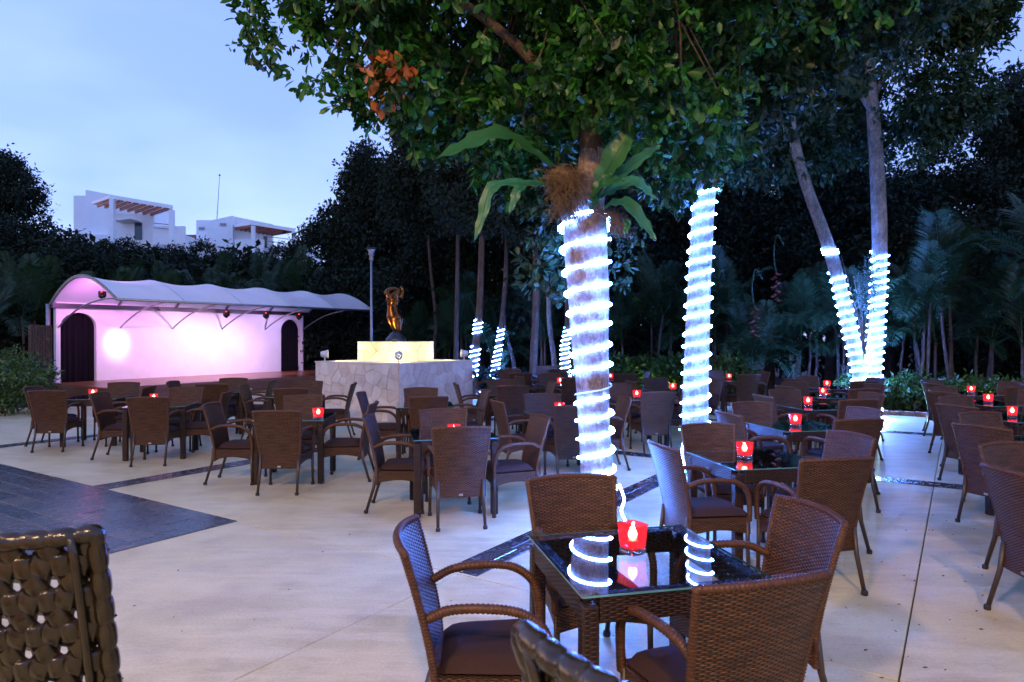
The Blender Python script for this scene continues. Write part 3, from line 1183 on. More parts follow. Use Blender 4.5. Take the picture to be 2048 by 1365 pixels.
def build_table():
    root = empty('glass_table')
    S, Ht = .80, .735
    for sx in (-1, 1):
        for sy in (-1, 1):
            MB().box((sx * (S / 2 - .035), sy * (S / 2 - .035), Ht / 2 - .02), (.066, .066, Ht - .045), None, 0, .008).build('leg', M['wicker_table'], root)
    for sx in (-1, 1):
        MB().box((sx * (S / 2 - .036), 0, Ht - .06), (.056, S - .145, .105), None, 0, .006).build('apron', M['wicker_table'], root)
        MB().box((0, sx * (S / 2 - .036), Ht - .06), (S - .145, .056, .105), None, 0, .006).build('apron', M['wicker_table'], root)
    mb = MB()
    h = S / 2 + .002
    mb.add([(-h, -h, Ht), (h, -h, Ht), (h, h, Ht), (-h, h, Ht)], [[0, 1, 2, 3]])
    zb = Ht - .010
    gt = mb.build('glass_top', M['glass'], root)
    for k in range(4):
        Mz = Matrix.Rotation(k * math.pi / 2, 3, 'Z')
        q = [Mz @ Vector(p) for p in ((-h, -h, zb + .001), (h, -h, zb + .001), (h, -h, Ht - .001), (-h, -h, Ht - .001))]
        e = MB(); e.add(q, [[0, 1, 2, 3]]); e.build('glass_edge', M['glassedge'], gt)
    return root


def build_candle():
    root = empty('candle_glass')
    def sq(w, z, n=24, r=.35):
        out = []
        for k in range(n):
            t = 2 * math.pi * (k + .5) / n
            c, s_ = math.cos(t), math.sin(t)
            e = 1 / (abs(c) ** 5 + abs(s_) ** 5) ** .2
            out.append(Vector((c * e * w, s_ * e * w, z)))
        return out
    def shell(prof):
        mb = MB(); n = 24
        vv = [p for w, z in prof for p in sq(w, z)]
        fs = [[i * n + k, i * n + (k + 1) % n, (i + 1) * n + (k + 1) % n, (i + 1) * n + k] for i in range(len(prof) - 1) for k in range(n)]
        mb.add(vv, fs)
        return mb
    shell([(.046, .026), (.050, .06), (.055, .125), (.058, .128), (.052, .122), (.046, .035), (.001, .032)]).build('cup', M['candle'], root, False)
    shell([(.001, .001), (.047, .001), (.049, .012), (.046, .024), (.001, .025)]).build('clear_base', M['clear'], root, True)
    MB().lathe([(.024, .034), (.024, .055), (.02, .057), (.001, .056)], 14).build('wax', M['wax'], root, True)
    MB().lathe([(.006, .058), (.018, .068), (.021, .084), (.015, .102), (.001, .120)], 12).build('flame', M['flame'], root, True)
    return root


def snapshot(root):
    KIDS[root.name] = list(root.children)
    for c in root.children:
        KIDS[c.name] = list(c.children)
        for d in c.children: KIDS[d.name] = []


protos = {}
for nm, fn in (('chair', build_chair), ('table', build_table), ('candle', build_candle)):
    protos[nm] = fn()
    snapshot(protos[nm])
used = {'chair': False, 'table': False, 'candle': False}


def place(kind, x, y, z, deg, label, cat, group):
    if used[kind]:
        o = copy_tree(protos[kind])
    else:
        o = protos[kind]
        used[kind] = True
    o.location = (x, y, z)
    o.rotation_euler = (0, 0, R(deg))
    tag(o, label, cat, group)
    return o


# key: name used in labels, centre, rotation, candle offset or None, chairs {side: (x, y, deg) or None for default}
SIDE = {'F': 'near side', 'B': 'far side', 'L': 'left side', 'R': 'right side'}
TABLES = [
    ('the nearest table', (.56, 2.99), 13, (-.02, .03), dict(F=(.73, 2.53, 17), B=(.40, 3.50, 192), L=(-.09, 2.78, -87), R=(1.05, 3.08, 101))),
    ('the second table in the trunk row', (1.93, 5.39), 11, (-.10, .0), dict(F=(2.05, 4.74, 10), B=(1.80, 5.80, 188), L=(1.42, 5.05, -78), R=(2.43, 5.44, 105))),
    ('the third table in the trunk row', (3.10, 7.38), 11, (-.07, -.05), dict(F=(3.27, 6.84, 9), B=(2.92, 7.86, 189), L=(2.55, 7.12, -76), R=(3.57, 7.44, 104))),
    ('the fourth table in the trunk row', (4.20, 9.40), 9, (-.1, .05), dict(F=(4.30, 8.88, 8), B=(4.12, 9.9, 186), L=(3.68, 9.2, -80), R=(4.72, 9.5, 100))),
    ('the fifth table in the trunk row', (5.15, 11.15), 12, (-.08, 0), {}),
    ('the sixth table in the trunk row', (6.10, 12.95), 10, (-.10, .05), {}),
    ('the nearest table of the right edge row', (3.85, 4.12), 8, None, dict(L=(3.27, 4.02, -90), B=(3.72, 4.70, 191), F=(3.95, 3.55, 8), R=(4.4, 4.2, 95))),
    ('the second table of the right edge row', (4.98, 6.20), 12, None, dict(L=(4.45, 6.16, -68), B=(4.92, 6.76, 192))),
    ('the third table of the right edge row', (5.98, 8.12), 12, (-.03, 0), dict(L=(5.42, 7.96, -72))),
    ('the fourth table of the right edge row', (6.95, 9.92), 12, (-.03, 0), {}),
    ('the fifth table of the right edge row', (7.85, 11.60), 12, (-.05, 0), {}),
    ('the central table before the plinth', (-.60, 6.80), 11.5, (-.02, -.35), dict(F=(-.50, 6.28, 11), L=(-1.09, 6.76, -88), R=(-.03, 6.68, 108), B=(-.70, 7.08, 188))),
    ('the table at the plinth corner', (-1.25, 9.72), 10, (-.0, -.25), dict(F=(-1.15, 9.30, 9), L=(-1.80, 9.62, -89), R=(-.70, 9.95, 104), B=(-1.36, 10.2, 188))),
    ('the table left of the wrapped near trunk', (.60, 8.62), 10, (.0, .0), dict(B=(.46, 9.10, 188), L=(.12, 8.52, -72), R=(1.14, 8.80, 98), F=(.68, 8.16, 10))),
    ('the table before the two far wrapped trunks', (-.12, 11.75), 11, (-.06, -.1), dict(L=(-.62, 11.6, -80))),
    ('the table beneath the tall dark trunk', (.98, 13.9), 14, (.0, .0), {}),
    ('the farthest table but one in the middle', (.0, 15.7), 9, (.0, .0), {}),
    ('the farthest table in the middle', (1.0, 17.6), 10, (.0, .0), {}),
    ('the table just left of the central table', (-2.60, 8.22), 4, (.32, -.28), dict(F=(-2.52, 7.60, 2), L=(-3.20, 8.02, -88), R=(-1.99, 8.16, 92), B=(-2.76, 8.78, 184))),
    ('the table left of the plinth', (-3.55, 11.3), 9, None, dict(R=(-3.02, 11.55, 97), F=(-3.42, 10.75, 6), B=(-3.6, 11.85, 187), L=(-4.05, 11.15, -84))),
    ('the farthest table by the stage', (-5.15, 12.2), 10, None, dict(F=(-5.05, 11.72, 6), B=(-5.28, 12.7, 186), L=(-5.68, 12.1, -86), R=(-4.65, 12.3, 96))),
    ('the table at the slate band near the stage', (-5.00, 9.75), 12, (-.18, .25), dict(F=(-4.80, 9.22, 8), L=(-5.48, 9.62, -86), R=(-4.42, 9.78, 98), B=(-5.02, 10.28, 186))),
    ('the leftmost table by the shrub', (-6.62, 10.92), 10, (-.06, -.05), dict(F=(-6.86, 10.32, 8), L=(-7.22, 10.78, -84), R=(-6.08, 10.80, 97), B=(-6.65, 11.45, 188))),
    ('the table between the two near trunks', (1.95, 10.75), 10, (-.02, -.1), dict(F=(2.06, 10.12, 8))),
    ('the table behind the second wrapped trunk', (2.90, 12.35), 10, (-.03, -.1), {}),
    ('the far table below the lit green shrub', (2.30, 15.4), 8, (-.05, .1), {}),
    ('the far table left of the forked trunk', (4.85, 15.2), 12, (.1, .2), {}),
]
for name, (tx, ty), rot, cnd, chairs in TABLES:
    place('table', tx, ty, 0, rot, 'square wicker and glass table, ' + name, 'table', 'glass topped wicker tables')
    if cnd is not None:
        th = R(rot)
        cx, cy2 = tx + cnd[0] * math.cos(th) - cnd[1] * math.sin(th), ty + cnd[0] * math.sin(th) + cnd[1] * math.cos(th)
        place('candle', cx, cy2, .7365, rot + random.choice((0, 45, 20)), 'red candle glass glowing on ' + name, 'candle glass', 'red candle glasses on the tables')
    for side, (ox, oy, dg) in {'F': (0, -.50, 0), 'B': (0, .50, 180), 'L': (-.50, 0, -90), 'R': (.50, 0, 90)}.items():
        if side in chairs:
            x, y, dg2 = chairs[side]
        else:
            th = R(rot)
            ox += random.uniform(-.05, .05); oy += random.uniform(-.05, .05)
            x, y = tx + ox * math.cos(th) - oy * math.sin(th), ty + ox * math.sin(th) + oy * math.cos(th)
            dg2 = rot + dg + random.uniform(-8, 8)
        place('chair', x, y, 0, dg2, 'brown wicker armchair, %s of %s' % (SIDE[side], name), 'chair', 'brown wicker armchairs')


# ------------------------------------------------------------------ bar stools with open hexagonal weave, close to the camera
def weave_stool(name, label, org, deg, W=.46, H=.64, lean=.16, pitch=.062):
    """org: top centre of the back on the ground plan with its top height; local x along the back, -y outward (rear)"""
    ztop = org[2]
    root = empty(name, (org[0], org[1], 0), R(deg))
    tag(root, label, 'bar stool', 'bar stools with open weave backs')

    def surf(a, b, off=0.0):         # a across (m from centre), b down from the top (m)
        bow = .10 * (a / (W / 2)) ** 2
        return Vector((a * (1 - .10 * b / H), .0 + bow * .5 + lean * (max(b, 0) / H) ** .9 + off, ztop - b))
    s = pitch * math.sqrt(3) / 2
    wd = .0208
    ST = 1.38                       # the weave is taller than wide
    for fam, ang in enumerate((0, math.pi / 3, 2 * math.pi / 3)):
        d = Vector((math.cos(ang), math.sin(ang)))
        n = Vector((-math.sin(ang), math.cos(ang)))
        a2 = ang + math.pi / 3
        n2 = Vector((-math.sin(a2), math.cos(a2)))
        for k in range(-12, 13):
            c = (k + .5) * s
            # clip the line to the panel rectangle
            t0, t1 = -2.0, 2.0
            for ax, lim in ((0, W / 2), (1, H / 2 / ST)):
                p0, dv = n[ax] * c, d[ax]
                if abs(dv) < 1e-6:
                    if abs(p0) > lim: t0, t1 = 1, 0
                    continue
                ta, tb = (-lim - p0) / dv, (lim - p0) / dv
                t0, t1 = max(t0, min(ta, tb)), min(t1, max(ta, tb))
            if t1 - t0 < .03: continue
            tc = (.5 * s - n2.dot(n) * c) / n2.dot(d)
            m = max(4, int((t1 - t0) / .009))
            mb = MB()
            vv, fs = [], []
            prof = [(-1, -.5), (-.55, .6), (0, 1.0), (.55, .6), (1, -.5), (0, -1.0)]
            for i in range(m + 1):
                t = t0 + (t1 - t0) * i / m
                zc = .0055 * math.cos(2 * math.pi * (t - tc) / pitch)
                for (q, h) in prof:
                    pt = n * (c + q * wd) + d * t
                    vv.append(surf(pt.x, pt.y * ST + H / 2, -zc - h * .0036))
            np_ = len(prof)
            for i in range(m):
                for q in range(np_):
                    q2 = (q + 1) % np_
                    fs.append([i * np_ + q, i * np_ + q2, (i + 1) * np_ + q2, (i + 1) * np_ + q])
            mb.add(vv, fs)
            mb.build('strand', M['stool'], root, True)
    # thick wrapped rim
    path = [surf(-W / 2, H * (1 - t / 20)) for t in range(21)] + [surf(-W / 2 + W * k / 20, 0) for k in range(1, 20)] + [surf(W / 2, H * t / 20) for t in range(21)]
    pp = smooth_path(path, 260)
    rr = [.015 + .0045 * abs(math.sin(i * math.pi / 8)) ** .5 for i in range(len(pp))]
    MB().tube(pp, rr, 10).build('rim', M['stool'], root, True)
    # inner tube beside the rim
    for sg in (-1, 1):
        MB().tube([surf(sg * (W / 2 - .030), H * t / 12, -.014) for t in range(13)], .0085, 8).build('side_tube', M['stool'], root, True)
    zs = ztop - H - .04
    MB().box((0, lean + .22, zs), (W - .02, .44, .07), None, 0, .025).build('seat', M['stool'], root)
    for sx in (-1, 1):
        for yy in (.03, .40):
            MB().tube([(sx * (W / 2 - .05), lean + yy, zs - .03), (sx * (W / 2 - .01), lean + yy + (.03 if yy > .2 else -.03), 0)], .018, 8).build('leg', M['leg'], root, True)
    for yy in (.02, .42):
        MB().tube([(-(W / 2 - .03), lean + yy, .30), (W / 2 - .03, lean + yy, .30)], .012, 8).build('foot_rail', M['leg'], root, True)
    return root


weave_stool('bar_stool', 'dark open weave bar stool back filling the lower left corner', (-1.045, 1.27, 1.305), 4)
weave_stool('bar_stool', 'dark open weave bar stool back rising at the bottom edge beside the nearest table', (.150, .690, 1.306), -43)
bt = empty('bar_table', (-1.16, .92, 0))
tag(bt, 'orange brown wooden bar table corner at the lower left edge', 'table')
MB().box((0, 0, 1.04), (.50, .50, .035), None, 0, .006).build('top', M['wood_table'], bt)
MB().lathe([(.20, 0), (.20, .02), (.03, .04), (.03, 1.02)], 16).build('pedestal', M['darkmetal'], bt)


# ------------------------------------------------------------------ foliage helpers
def np_mesh(name, verts, tris, uvx, mats, midx=None, smooth=False):
    me = bpy.data.meshes.new(name)
    nv, nf = len(verts), len(tris)
    me.vertices.add(nv)
    me.vertices.foreach_set('co', np.ascontiguousarray(verts, dtype=np.float32).ravel())
    me.loops.add(nf * 3)
    me.loops.foreach_set('vertex_index', np.ascontiguousarray(tris, dtype=np.int32).ravel())
    me.polygons.add(nf)
    me.polygons.foreach_set('loop_start', np.arange(0, nf * 3, 3, dtype=np.int32))
    if midx is not None: me.polygons.foreach_set('material_index', np.ascontiguousarray(midx, dtype=np.int32))
    ulay = me.uv_layers.new(name='UVMap')
    uv = np.zeros((nf * 3, 2), dtype=np.float32)
    uv[:, 0] = np.repeat(uvx, 3)
    uv[:, 1] = .5
    ulay.data.foreach_set('uv', uv.ravel())
    for m in mats: me.materials.append(m)
    me.update(calc_edges=True)
    return me


def norm(a): return a / np.maximum(np.linalg.norm(a, axis=1, keepdims=True), 1e-9)


def leaf_arrays(Pb, D, N, L, W, fine=False):
    """leaf folded along the midrib: a rounded 7 vertex outline near the camera, a 5 vertex diamond farther off"""
    D = norm(D)
    S = norm(np.cross(D, N))
    N = norm(np.cross(S, D))
    L, W = L[:, None], W[:, None]
    n = len(Pb)
    if fine:
        at = lambda u, w, h: Pb + D * L * u + S * W * w + N * (L * h)
        v = np.stack([Pb, at(.38, .36, .03), at(.74, .46, -.02), at(1.0, 0, -.14), at(.74, -.46, -.02), at(.38, -.36, .03), at(.55, 0, -.05)], 1).reshape(-1, 3)
        base = (np.arange(n) * 7)[:, None]
        f = np.stack([base + np.array([k, 6, (k + 1) % 6])[[0, 1, 2]] for k in range(6)], 1).reshape(-1, 3)
        return v, f
    b = Pb
    c = Pb + D * L * .55 - N * L * .06
    l = Pb + D * L * .50 + S * W * .5 + N * W * .10
    r = Pb + D * L * .50 - S * W * .5 + N * W * .10
    t = Pb + D * L - N * L * .16
    v = np.stack([b, c, l, r, t], 1).reshape(-1, 3)
    base = (np.arange(n) * 5)[:, None]
    f = np.stack([base + np.array([0, 1, 2]), base + np.array([0, 3, 1]), base + np.array([2, 1, 4]), base + np.array([1, 3, 4])], 1).reshape(-1, 3)
    return v, f


def crown_mesh(name, blobs, n_tufts, per, leaf_l, leaf_w, mat, shell=.55, droop=.35, extra=None, tuft_r=.09, rng=None, fine=False, keep=None, gap=None):
    """blobs: (cx,cy,cz,rx,ry,rz). tufts of leaves scattered through the outer part of each blob"""
    rng = rng or RNG
    B = np.array(blobs, dtype=float)
    vol = (B[:, 3] * B[:, 4] * B[:, 5]) ** (2 / 3)
    idx = rng.choice(len(B), n_tufts, p=vol / vol.sum())
    dirs = norm(rng.normal(size=(n_tufts, 3)))
    rad = shell + (1 - shell) * rng.random(n_tufts) ** .6
    rad *= 1 + .10 * rng.normal(size=n_tufts)
    C = B[idx, :3] + dirs * B[idx, 3:6] * rad[:, None]
    # sub-clump jitter so the outline is uneven
    nc = max(6, n_tufts // 26)
    cc = C[rng.choice(n_tufts, nc)]
    near = rng.integers(0, nc, n_tufts)
    pull = rng.random(n_tufts) < .6
    d2 = ((C[:, None, :] - cc[None, :min(nc, 260), :]) ** 2).sum(-1)
    kk = d2.argmin(1)
    C[pull] += (cc[:min(nc, 260)][kk[pull]] - C[pull]) * (.45 * rng.random(pull.sum()))[:, None]
    if gap is not None:
        # thin the crown where a slow 3-D wave is low, so it breaks into clumps with gaps between
        fq = gap
        wv = np.sin(C[:, 0] * fq + 1.3 * np.sin(C[:, 2] * fq * .7)) + np.sin(C[:, 1] * fq * 1.1 + 2.0 + np.sin(C[:, 0] * fq * .6)) + np.sin(C[:, 2] * fq * 1.4 + 1.0)
        ok = (wv > -.55) | (rng.random(n_tufts) < .10)
        C, dirs = C[ok], dirs[ok]
        n_tufts = len(C)
    if keep is not None: keep.append(C.copy())
    n = n_tufts * per
    nt = 6 if fine else 4
    out = np.repeat(dirs, per, 0)
    if fine:
        # rosettes: leaves radiate round the twig end
        ax = norm(dirs * .5 + rng.normal(size=(n_tufts, 3)) * .45 + np.array([0, 0, -droop * .5]))
        AX = np.repeat(ax, per, 0)
        D = norm(norm(rng.normal(size=(n, 3))) * 1.0 + AX * .75 + np.array([0, 0, -droop * .55]))
        Pb = np.repeat(C, per, 0) + AX * (rng.uniform(-.09, .05, (n, 1))) + rng.normal(size=(n, 3)) * .018
        N = norm(AX * .5 + np.array([0, 0, .8]) + rng.normal(size=(n, 3)) * .4)
        size = np.repeat(rng.uniform(.6, 1.25, n_tufts), per)
    else:
        Pb = np.repeat(C, per, 0) + rng.normal(size=(n, 3)) * tuft_r * .6
        D = norm(rng.normal(size=(n, 3)) * .9 + out * .6 + np.array([0, 0, -droop]))
        N = norm(np.array([0, 0, 1.0]) + rng.normal(size=(n, 3)) * .55)
        size = np.ones(n)
    L = leaf_l * rng.uniform(.6, 1.2, n) * size
    W = leaf_w * rng.uniform(.7, 1.2, n) * size
    v, f = leaf_arrays(Pb, D, N, L, W, fine)
    tone = np.repeat(np.clip(rng.normal(.42, .2, n_tufts), 0, 1), per) + rng.normal(0, .10, n)
    uvx = np.repeat(np.clip(tone, .01, .99), nt)
    midx = np.zeros(len(f), int)
    mats = [mat]
    if extra:
        for (ex, ey, ez, er, frac, m2) in extra:
            mats.append(m2)
            near_ = np.linalg.norm(Pb - np.array([ex, ey, ez]), axis=1) < er
            near_ &= np.repeat(rng.random(n_tufts) < frac, per)
            midx[np.repeat(near_, nt)] = len(mats) - 1
    return np_mesh(name, v, f, uvx, mats, midx)


def trunk(name, pts, rads, mat, parent, sides=14, n=40, rough=.06):
    pp = smooth_path(pts, n)
    rr = [r.x for r in smooth_path([(r, 0, 0) for r in rads], n)]
    mb = MB().tube(pp, rr, sides)
    rs = random.Random(hash(name) % 1000 + int(abs(pts[0][0]) * 100))
    ph = [rs.uniform(0, 6.28) for _ in range(4)]
    for i in range(n + 1):
        for k in range(sides):
            p = Vector(mb.v[i * sides + k])
            c = pp[i]
            t = 2 * math.pi * k / sides
            q = 1 + rough * (math.sin(3 * t + ph[0] + i * .21) * .5 + math.sin(2 * t + ph[1] - i * .33) * .5 + math.sin(5 * t + ph[2] + i * .7) * .3)
            mb.v[i * sides + k] = tuple(c + (p - c) * q)
    return mb.build(name, mat, parent, True), pp, rr


def helix(name, pp, rr, z0, z1, turns, r_tube, mat, parent, phase=0.0, jit=.02):
    """tube wound round a trunk centre line between heights z0 and z1"""
    zs = [p.z for p in pp]
    def at(z):
        for i in range(len(zs) - 1):
            if zs[i] <= z <= zs[i + 1]:
                t = (z - zs[i]) / max(1e-6, zs[i + 1] - zs[i])
                return pp[i].lerp(pp[i + 1], t), rr[i] + (rr[i + 1] - rr[i]) * t
        return (pp[-1], rr[-1]) if z > zs[-1] else (pp[0], rr[0])
    n = int(turns * 20)
    rs = random.Random(int(z0 * 977) + n)
    offs = [rs.uniform(-jit, jit) for _ in range(int(turns) + 3)]
    pts = []
    for i in range(n + 1):
        f = i / n
        tt = f * turns
        k = int(tt)
        z = z0 + (z1 - z0) * f + offs[k] * (1 - (tt - k)) + offs[k + 1] * (tt - k)
        c, r = at(z)
        a = phase + 2 * math.pi * tt
        pts.append(Vector((c.x + math.cos(a) * (r * 1.05 + r_tube), c.y + math.sin(a) * (r * 1.05 + r_tube), z)))
    return MB().tube(pts, r_tube, 5).build(name, mat, parent, True), pts


# ------------------------------------------------------------------ tree 1: near wrapped trunk with a wide crown
t1 = empty('broadleaf_tree')
tag(t1, 'nearest tree with thick rope lit trunk and wide dark green crown', 'tree')
b1 = Vector((.765, 6.0, -.1))
t1p = [tuple(b1), (.735, 5.93, .6), (.66, 5.72, 1.6), (.585, 5.48, 2.45), (.575, 5.44, 2.70), tuple(A(1180, 370, 5.46)), tuple(A(1186, 300, 5.46))]
_, pp1, rr1 = trunk('trunk', t1p, [.165, .138, .150, .178, .165, .125, .10], M['bark'], t1, 18, 70, .07)
for pts, r0 in (([A(1180, 440, 5.48), A(1186, 330, 5.46), A(1165, 200, 5.4), A(1150, 60, 5.4), A(1140, -120, 5.4)], .115),
                ([A(1186, 320, 5.46), A(1195, 210, 5.4), A(1225, 80, 5.35), A(1235, -60, 5.3)], .075),
                ([A(1172, 250, 5.42), A(1105, 170, 5.3), A(1020, 80, 5.1), A(880, -20, 5.0), A(720, -90, 5.0)], .06),
                ([A(1190, 250, 5.42), A(1290, 120, 5.6), A(1400, 20, 5.8), A(1500, -80, 6.0)], .06),
                ([A(1150, 250, 5.42), A(1100, 200, 5.35), A(1060, 205, 5.3), A(1050, 190, 5.28)], .045)):
    mb = MB().tube(smooth_path(pts, 16), [r0 * (1 - .045 * i) for i in range(17)], 9)
    mb.build('limb', M['bark3'], t1, True)
bl = [(-1.0, 5.2, 4.9, 1.25, 1.2, .95), (-1.65, 5.4, 5.5, 1.0, 1.2, 1.0), (-.2, 5.0, 4.7, 1.2, 1.2, .9), (.7, 5.0, 4.7, 1.2, 1.2, .8), (1.5, 5.3, 4.9, 1.2, 1.3, .9),
      (-.6, 6.3, 4.6, 1.2, 1.0, .8), (.3, 6.6, 4.2, 1.3, 1.0, .75), (1.3, 6.6, 4.3, 1.3, 1.0, .8), (2.3, 6.0, 5.1, 1.2, 1.2, .9), (0.2, 5.5, 6.2, 2.6, 2.3, 1.2),
      (-.3, 4.6, 5.6, 1.6, 1.0, .9), (1.4, 4.4, 5.6, 1.6, 1.0, .9), (.0, 5.6, 3.75, .55, .5, .35), (.95, 5.9, 3.65, .5, .5, .35), (-.35, 5.9, 3.95, .6, .5, .35), (1.6, 6.2, 3.8, .6, .5, .4)]
for (x, y, d, r) in [(950, 260, 5.7, .48), (1050, 215, 5.3, .48), (1150, 150, 4.9, .45), (1260, 190, 5.1, .48), (1370, 220, 5.5, .48), (985, 335, 6.0, .34), (1320, 310, 6.0, .36), (1085, 300, 5.8, .3), (1430, 290, 6.2, .4),
                     (610, 120, 5.4, .42), (545, 50, 5.4, .42), (715, 170, 5.4, .34), (800, 225, 5.5, .36), (870, 285, 5.8, .3), (760, 60, 5.0, .5), (880, 120, 5.0, .5), (1000, 60, 4.8, .5), (1300, 60, 4.8, .5), (1430, 130, 5.2, .5), (1100, 60, 4.7, .45), (1040, 400, 6.4, .25), (1340, 390, 6.6, .25)]:
    bl.append((*A(x, y, d), r, r, r * .7))
tips = []
me = crown_mesh('crown', bl, 11500, 10, .100, .052, M['leaf'], .42, .5, [(*A(775, 160, 5.0), .26, .38, M['leaf_orange']), (*A(800, 130, 5.4), .28, .35, M['leaf_orange'])], fine=True, keep=tips, gap=4.2)
link('crown', me, t1)['kind'] = 'stuff'
tips = tips[0][RNG.choice(len(tips[0]), 300, replace=False)]
forks = [Vector(q) for q in ((-.6, 5.2, 5.0), (.3, 5.2, 4.7), (1.0, 5.3, 4.8), (-1.2, 5.4, 5.4), (1.9, 5.8, 5.1), (.2, 6.0, 4.9), (-.2, 4.7, 5.4), (1.2, 4.7, 5.4))]
tb = MB()
for q in tips:
    q = Vector(q)
    f0 = min(forks, key=lambda c: (c - q).length)
    m_ = f0.lerp(q, .55) + Vector((random.uniform(-.1, .1), random.uniform(-.1, .1), .12))
    tb.tube(smooth_path([f0, m_, q], 6), [.016, .013, .011, .009, .007, .005, .003], 4, False)
tb.build('twigs', M['bark3'], t1)['kind'] = 'stuff'
# leafy twigs drooping beside the wrapped trunk
tw = [(*A(1110, 470, 5.9), .26, .2, .30), (*A(1075, 545, 6.0), .22, .18, .22), (*A(1130, 590, 6.0), .16, .15, .10), (*A(1240, 545, 6.0), .10, .1, .16), (*A(1265, 480, 6.0), .14, .1, .2)]
link('hanging_twigs', crown_mesh('hanging_twigs', tw, 130, 8, .085, .042, M['leaf_blue'], .2, .3, fine=True), t1)['kind'] = 'stuff'
rp1 = empty('rope_light')
tag(rp1, 'white light rope wound in wide turns round the nearest trunk', 'rope light', 'light ropes wound on trunks')
helix('lit_rope', pp1, rr1, 1.38, 2.60, 7.2, .0130, M['rope'], rp1, math.pi * .95)
helix('unlit_rope', pp1, rr1, 1.19, 1.38, 1.0, .007, M['rope_off'], rp1, math.pi * .95)
helix('lit_rope', pp1, rr1, .30, 1.19, 5.4, .0130, M['rope'], rp1, math.pi * .95)
tail = smooth_path([(.765 + .16, 5.9, .42), (.765 + .20, 5.86, .30), (.765 + .175, 5.86, .2), (.765 + .21, 5.85, .10), (.765 + .19, 5.8, .02)], 20)
MB().tube(tail, .010, 6).build('lit_tail', M['rope'], rp1, True)
top = smooth_path([(.40, 5.42, 2.56), (.45, 5.31, 2.63), (.60, 5.28, 2.66), (.745, 5.40, 2.66), (.77, 5.47, 2.60), (.755, 5.44, 2.53)], 24)
MB().tube(top, .014, 6).build('lit_loop', M['rope'], rp1, True)

# epiphyte on tree 1
ep = empty('epiphyte', (.50, 5.30, 2.95))
tag(ep, 'epiphyte with big arching leaves rooted on the nearest trunk', 'plant')


def big_leaf(base, mid, tip, w, wave=.012):
    base, mid, tip = Vector(base), Vector(mid), Vector(tip)
    n = 18
    mb = MB()
    pts = smooth_path([base, base.lerp(mid, .5) + Vector((0, 0, .02)), mid, mid.lerp(tip, .55) + Vector((0, 0, .01)), tip], n)
    vv, fs, uvs = [], [], []
    tone = random.uniform(.2, .9)
    for i, p in enumerate(pts):
        t = i / n
        d = (pts[min(i + 1, n)] - pts[max(i - 1, 0)]).normalized()
        toC = (Vector((0, 0, .6)) - Vector((.5, 5.3, 0))).normalized()
        side = d.cross(Vector((0, -.75, .65))).normalized()
        nn = side.cross(d).normalized()
        prof = w * (math.sin(math.pi * min(1, t * .97 + .03)) ** .6) * (1 - .25 * t) if t > .12 else w * .10 + w * .55 * max(0, t - .04) / .12 * .5
        for k, q in enumerate((-1, -.5, 0, .5, 1)):
            wav = wave * math.sin(t * 34 + k) * abs(q)
            vv.append(p + side * (q * prof * (1 + .07 * math.sin(t * 40) * abs(q))) + nn * (wav + .18 * prof * abs(q)))
    for i in range(n):
        for k in range(4):
            fs.append([i * 5 + k, i * 5 + k + 1, (i + 1) * 5 + k + 1, (i + 1) * 5 + k])
            uvs.append([(tone, 0)] * 4)
    mb.add(vv, fs, uvs)
    mb.tube([p - Vector((0, 0, .004)) for p in pts], [.006 * (1 - .8 * i / n) + .001 for i in range(n + 1)], 5)
    return mb.build('leaf', M['epi'], ep, True)


def EP(x, y, d=5.2): return A(x, y, d) - Vector((.50, 5.30, 2.95))
big_leaf(EP(1120, 345, 5.25), EP(1000, 268, 4.9), EP(872, 318, 4.75), .10)
big_leaf(EP(1105, 370, 5.2), EP(985, 375, 5.0), EP(948, 485, 5.0), .055)
big_leaf(EP(1110, 375, 5.2), EP(1040, 375, 4.95), EP(1018, 430, 4.9), .045)
big_leaf(EP(1195, 390, 5.25), EP(1225, 320, 5.1), EP(1270, 252, 5.05), .115)
big_leaf(EP(1200, 395, 5.25), EP(1260, 335, 5.15), EP(1322, 292, 5.1), .07)
big_leaf(EP(1185, 420, 5.2), EP(1190, 385, 5.1), EP(1225, 345, 5.05), .06)
big_leaf(EP(1195, 420, 5.2), EP(1255, 408, 5.0), EP(1312, 482, 4.95), .07)
big_leaf(EP(1195, 400, 5.2), EP(1270, 365, 5.05), EP(1310, 400, 5.1), .075)
big_leaf(EP(1180, 420, 5.15), EP(1205, 370, 5.0), EP(1250, 360, 5.0), .06)
big_leaf(EP(1245, 440, 5.15), EP(1255, 448, 5.1), EP(1250, 472, 5.05), .03)
fb = MB()
rs = random.Random(3)
for k in range(760):
    yy = rs.triangular(330, 440, 360)
    wd_ = 44 * (1 - .62 * (yy - 330) / 110)
    p = EP(1128 + rs.uniform(-1, 1) * wd_ + (yy - 330) * .12, yy, 5.22 + rs.uniform(-.10, .06))
    d = Vector((rs.gauss(0, .8), rs.gauss(-.3, .5), rs.gauss(-.75, .8))).normalized()
    L_ = rs.uniform(.05, .17)
    q = p + d * L_
    fb.tube([p, p.lerp(q, .5) + Vector((rs.gauss(0, .014), rs.gauss(0, .012), .012)), q + Vector((0, 0, -.02))], rs.uniform(.0013, .0028), 3, False)
for k in range(90):
    p = EP(rs.uniform(1185, 1240), rs.uniform(412, 430), 5.15)
    q = EP(rs.uniform(1215, 1265), rs.uniform(430, 480), 5.1)
    fb.tube([p, p.lerp(q, .5) + Vector((0, 0, .03)), q], .0020, 3, False)
fo = fb.build('root_mass', M['fibre'], ep)
fo['kind'] = 'stuff'
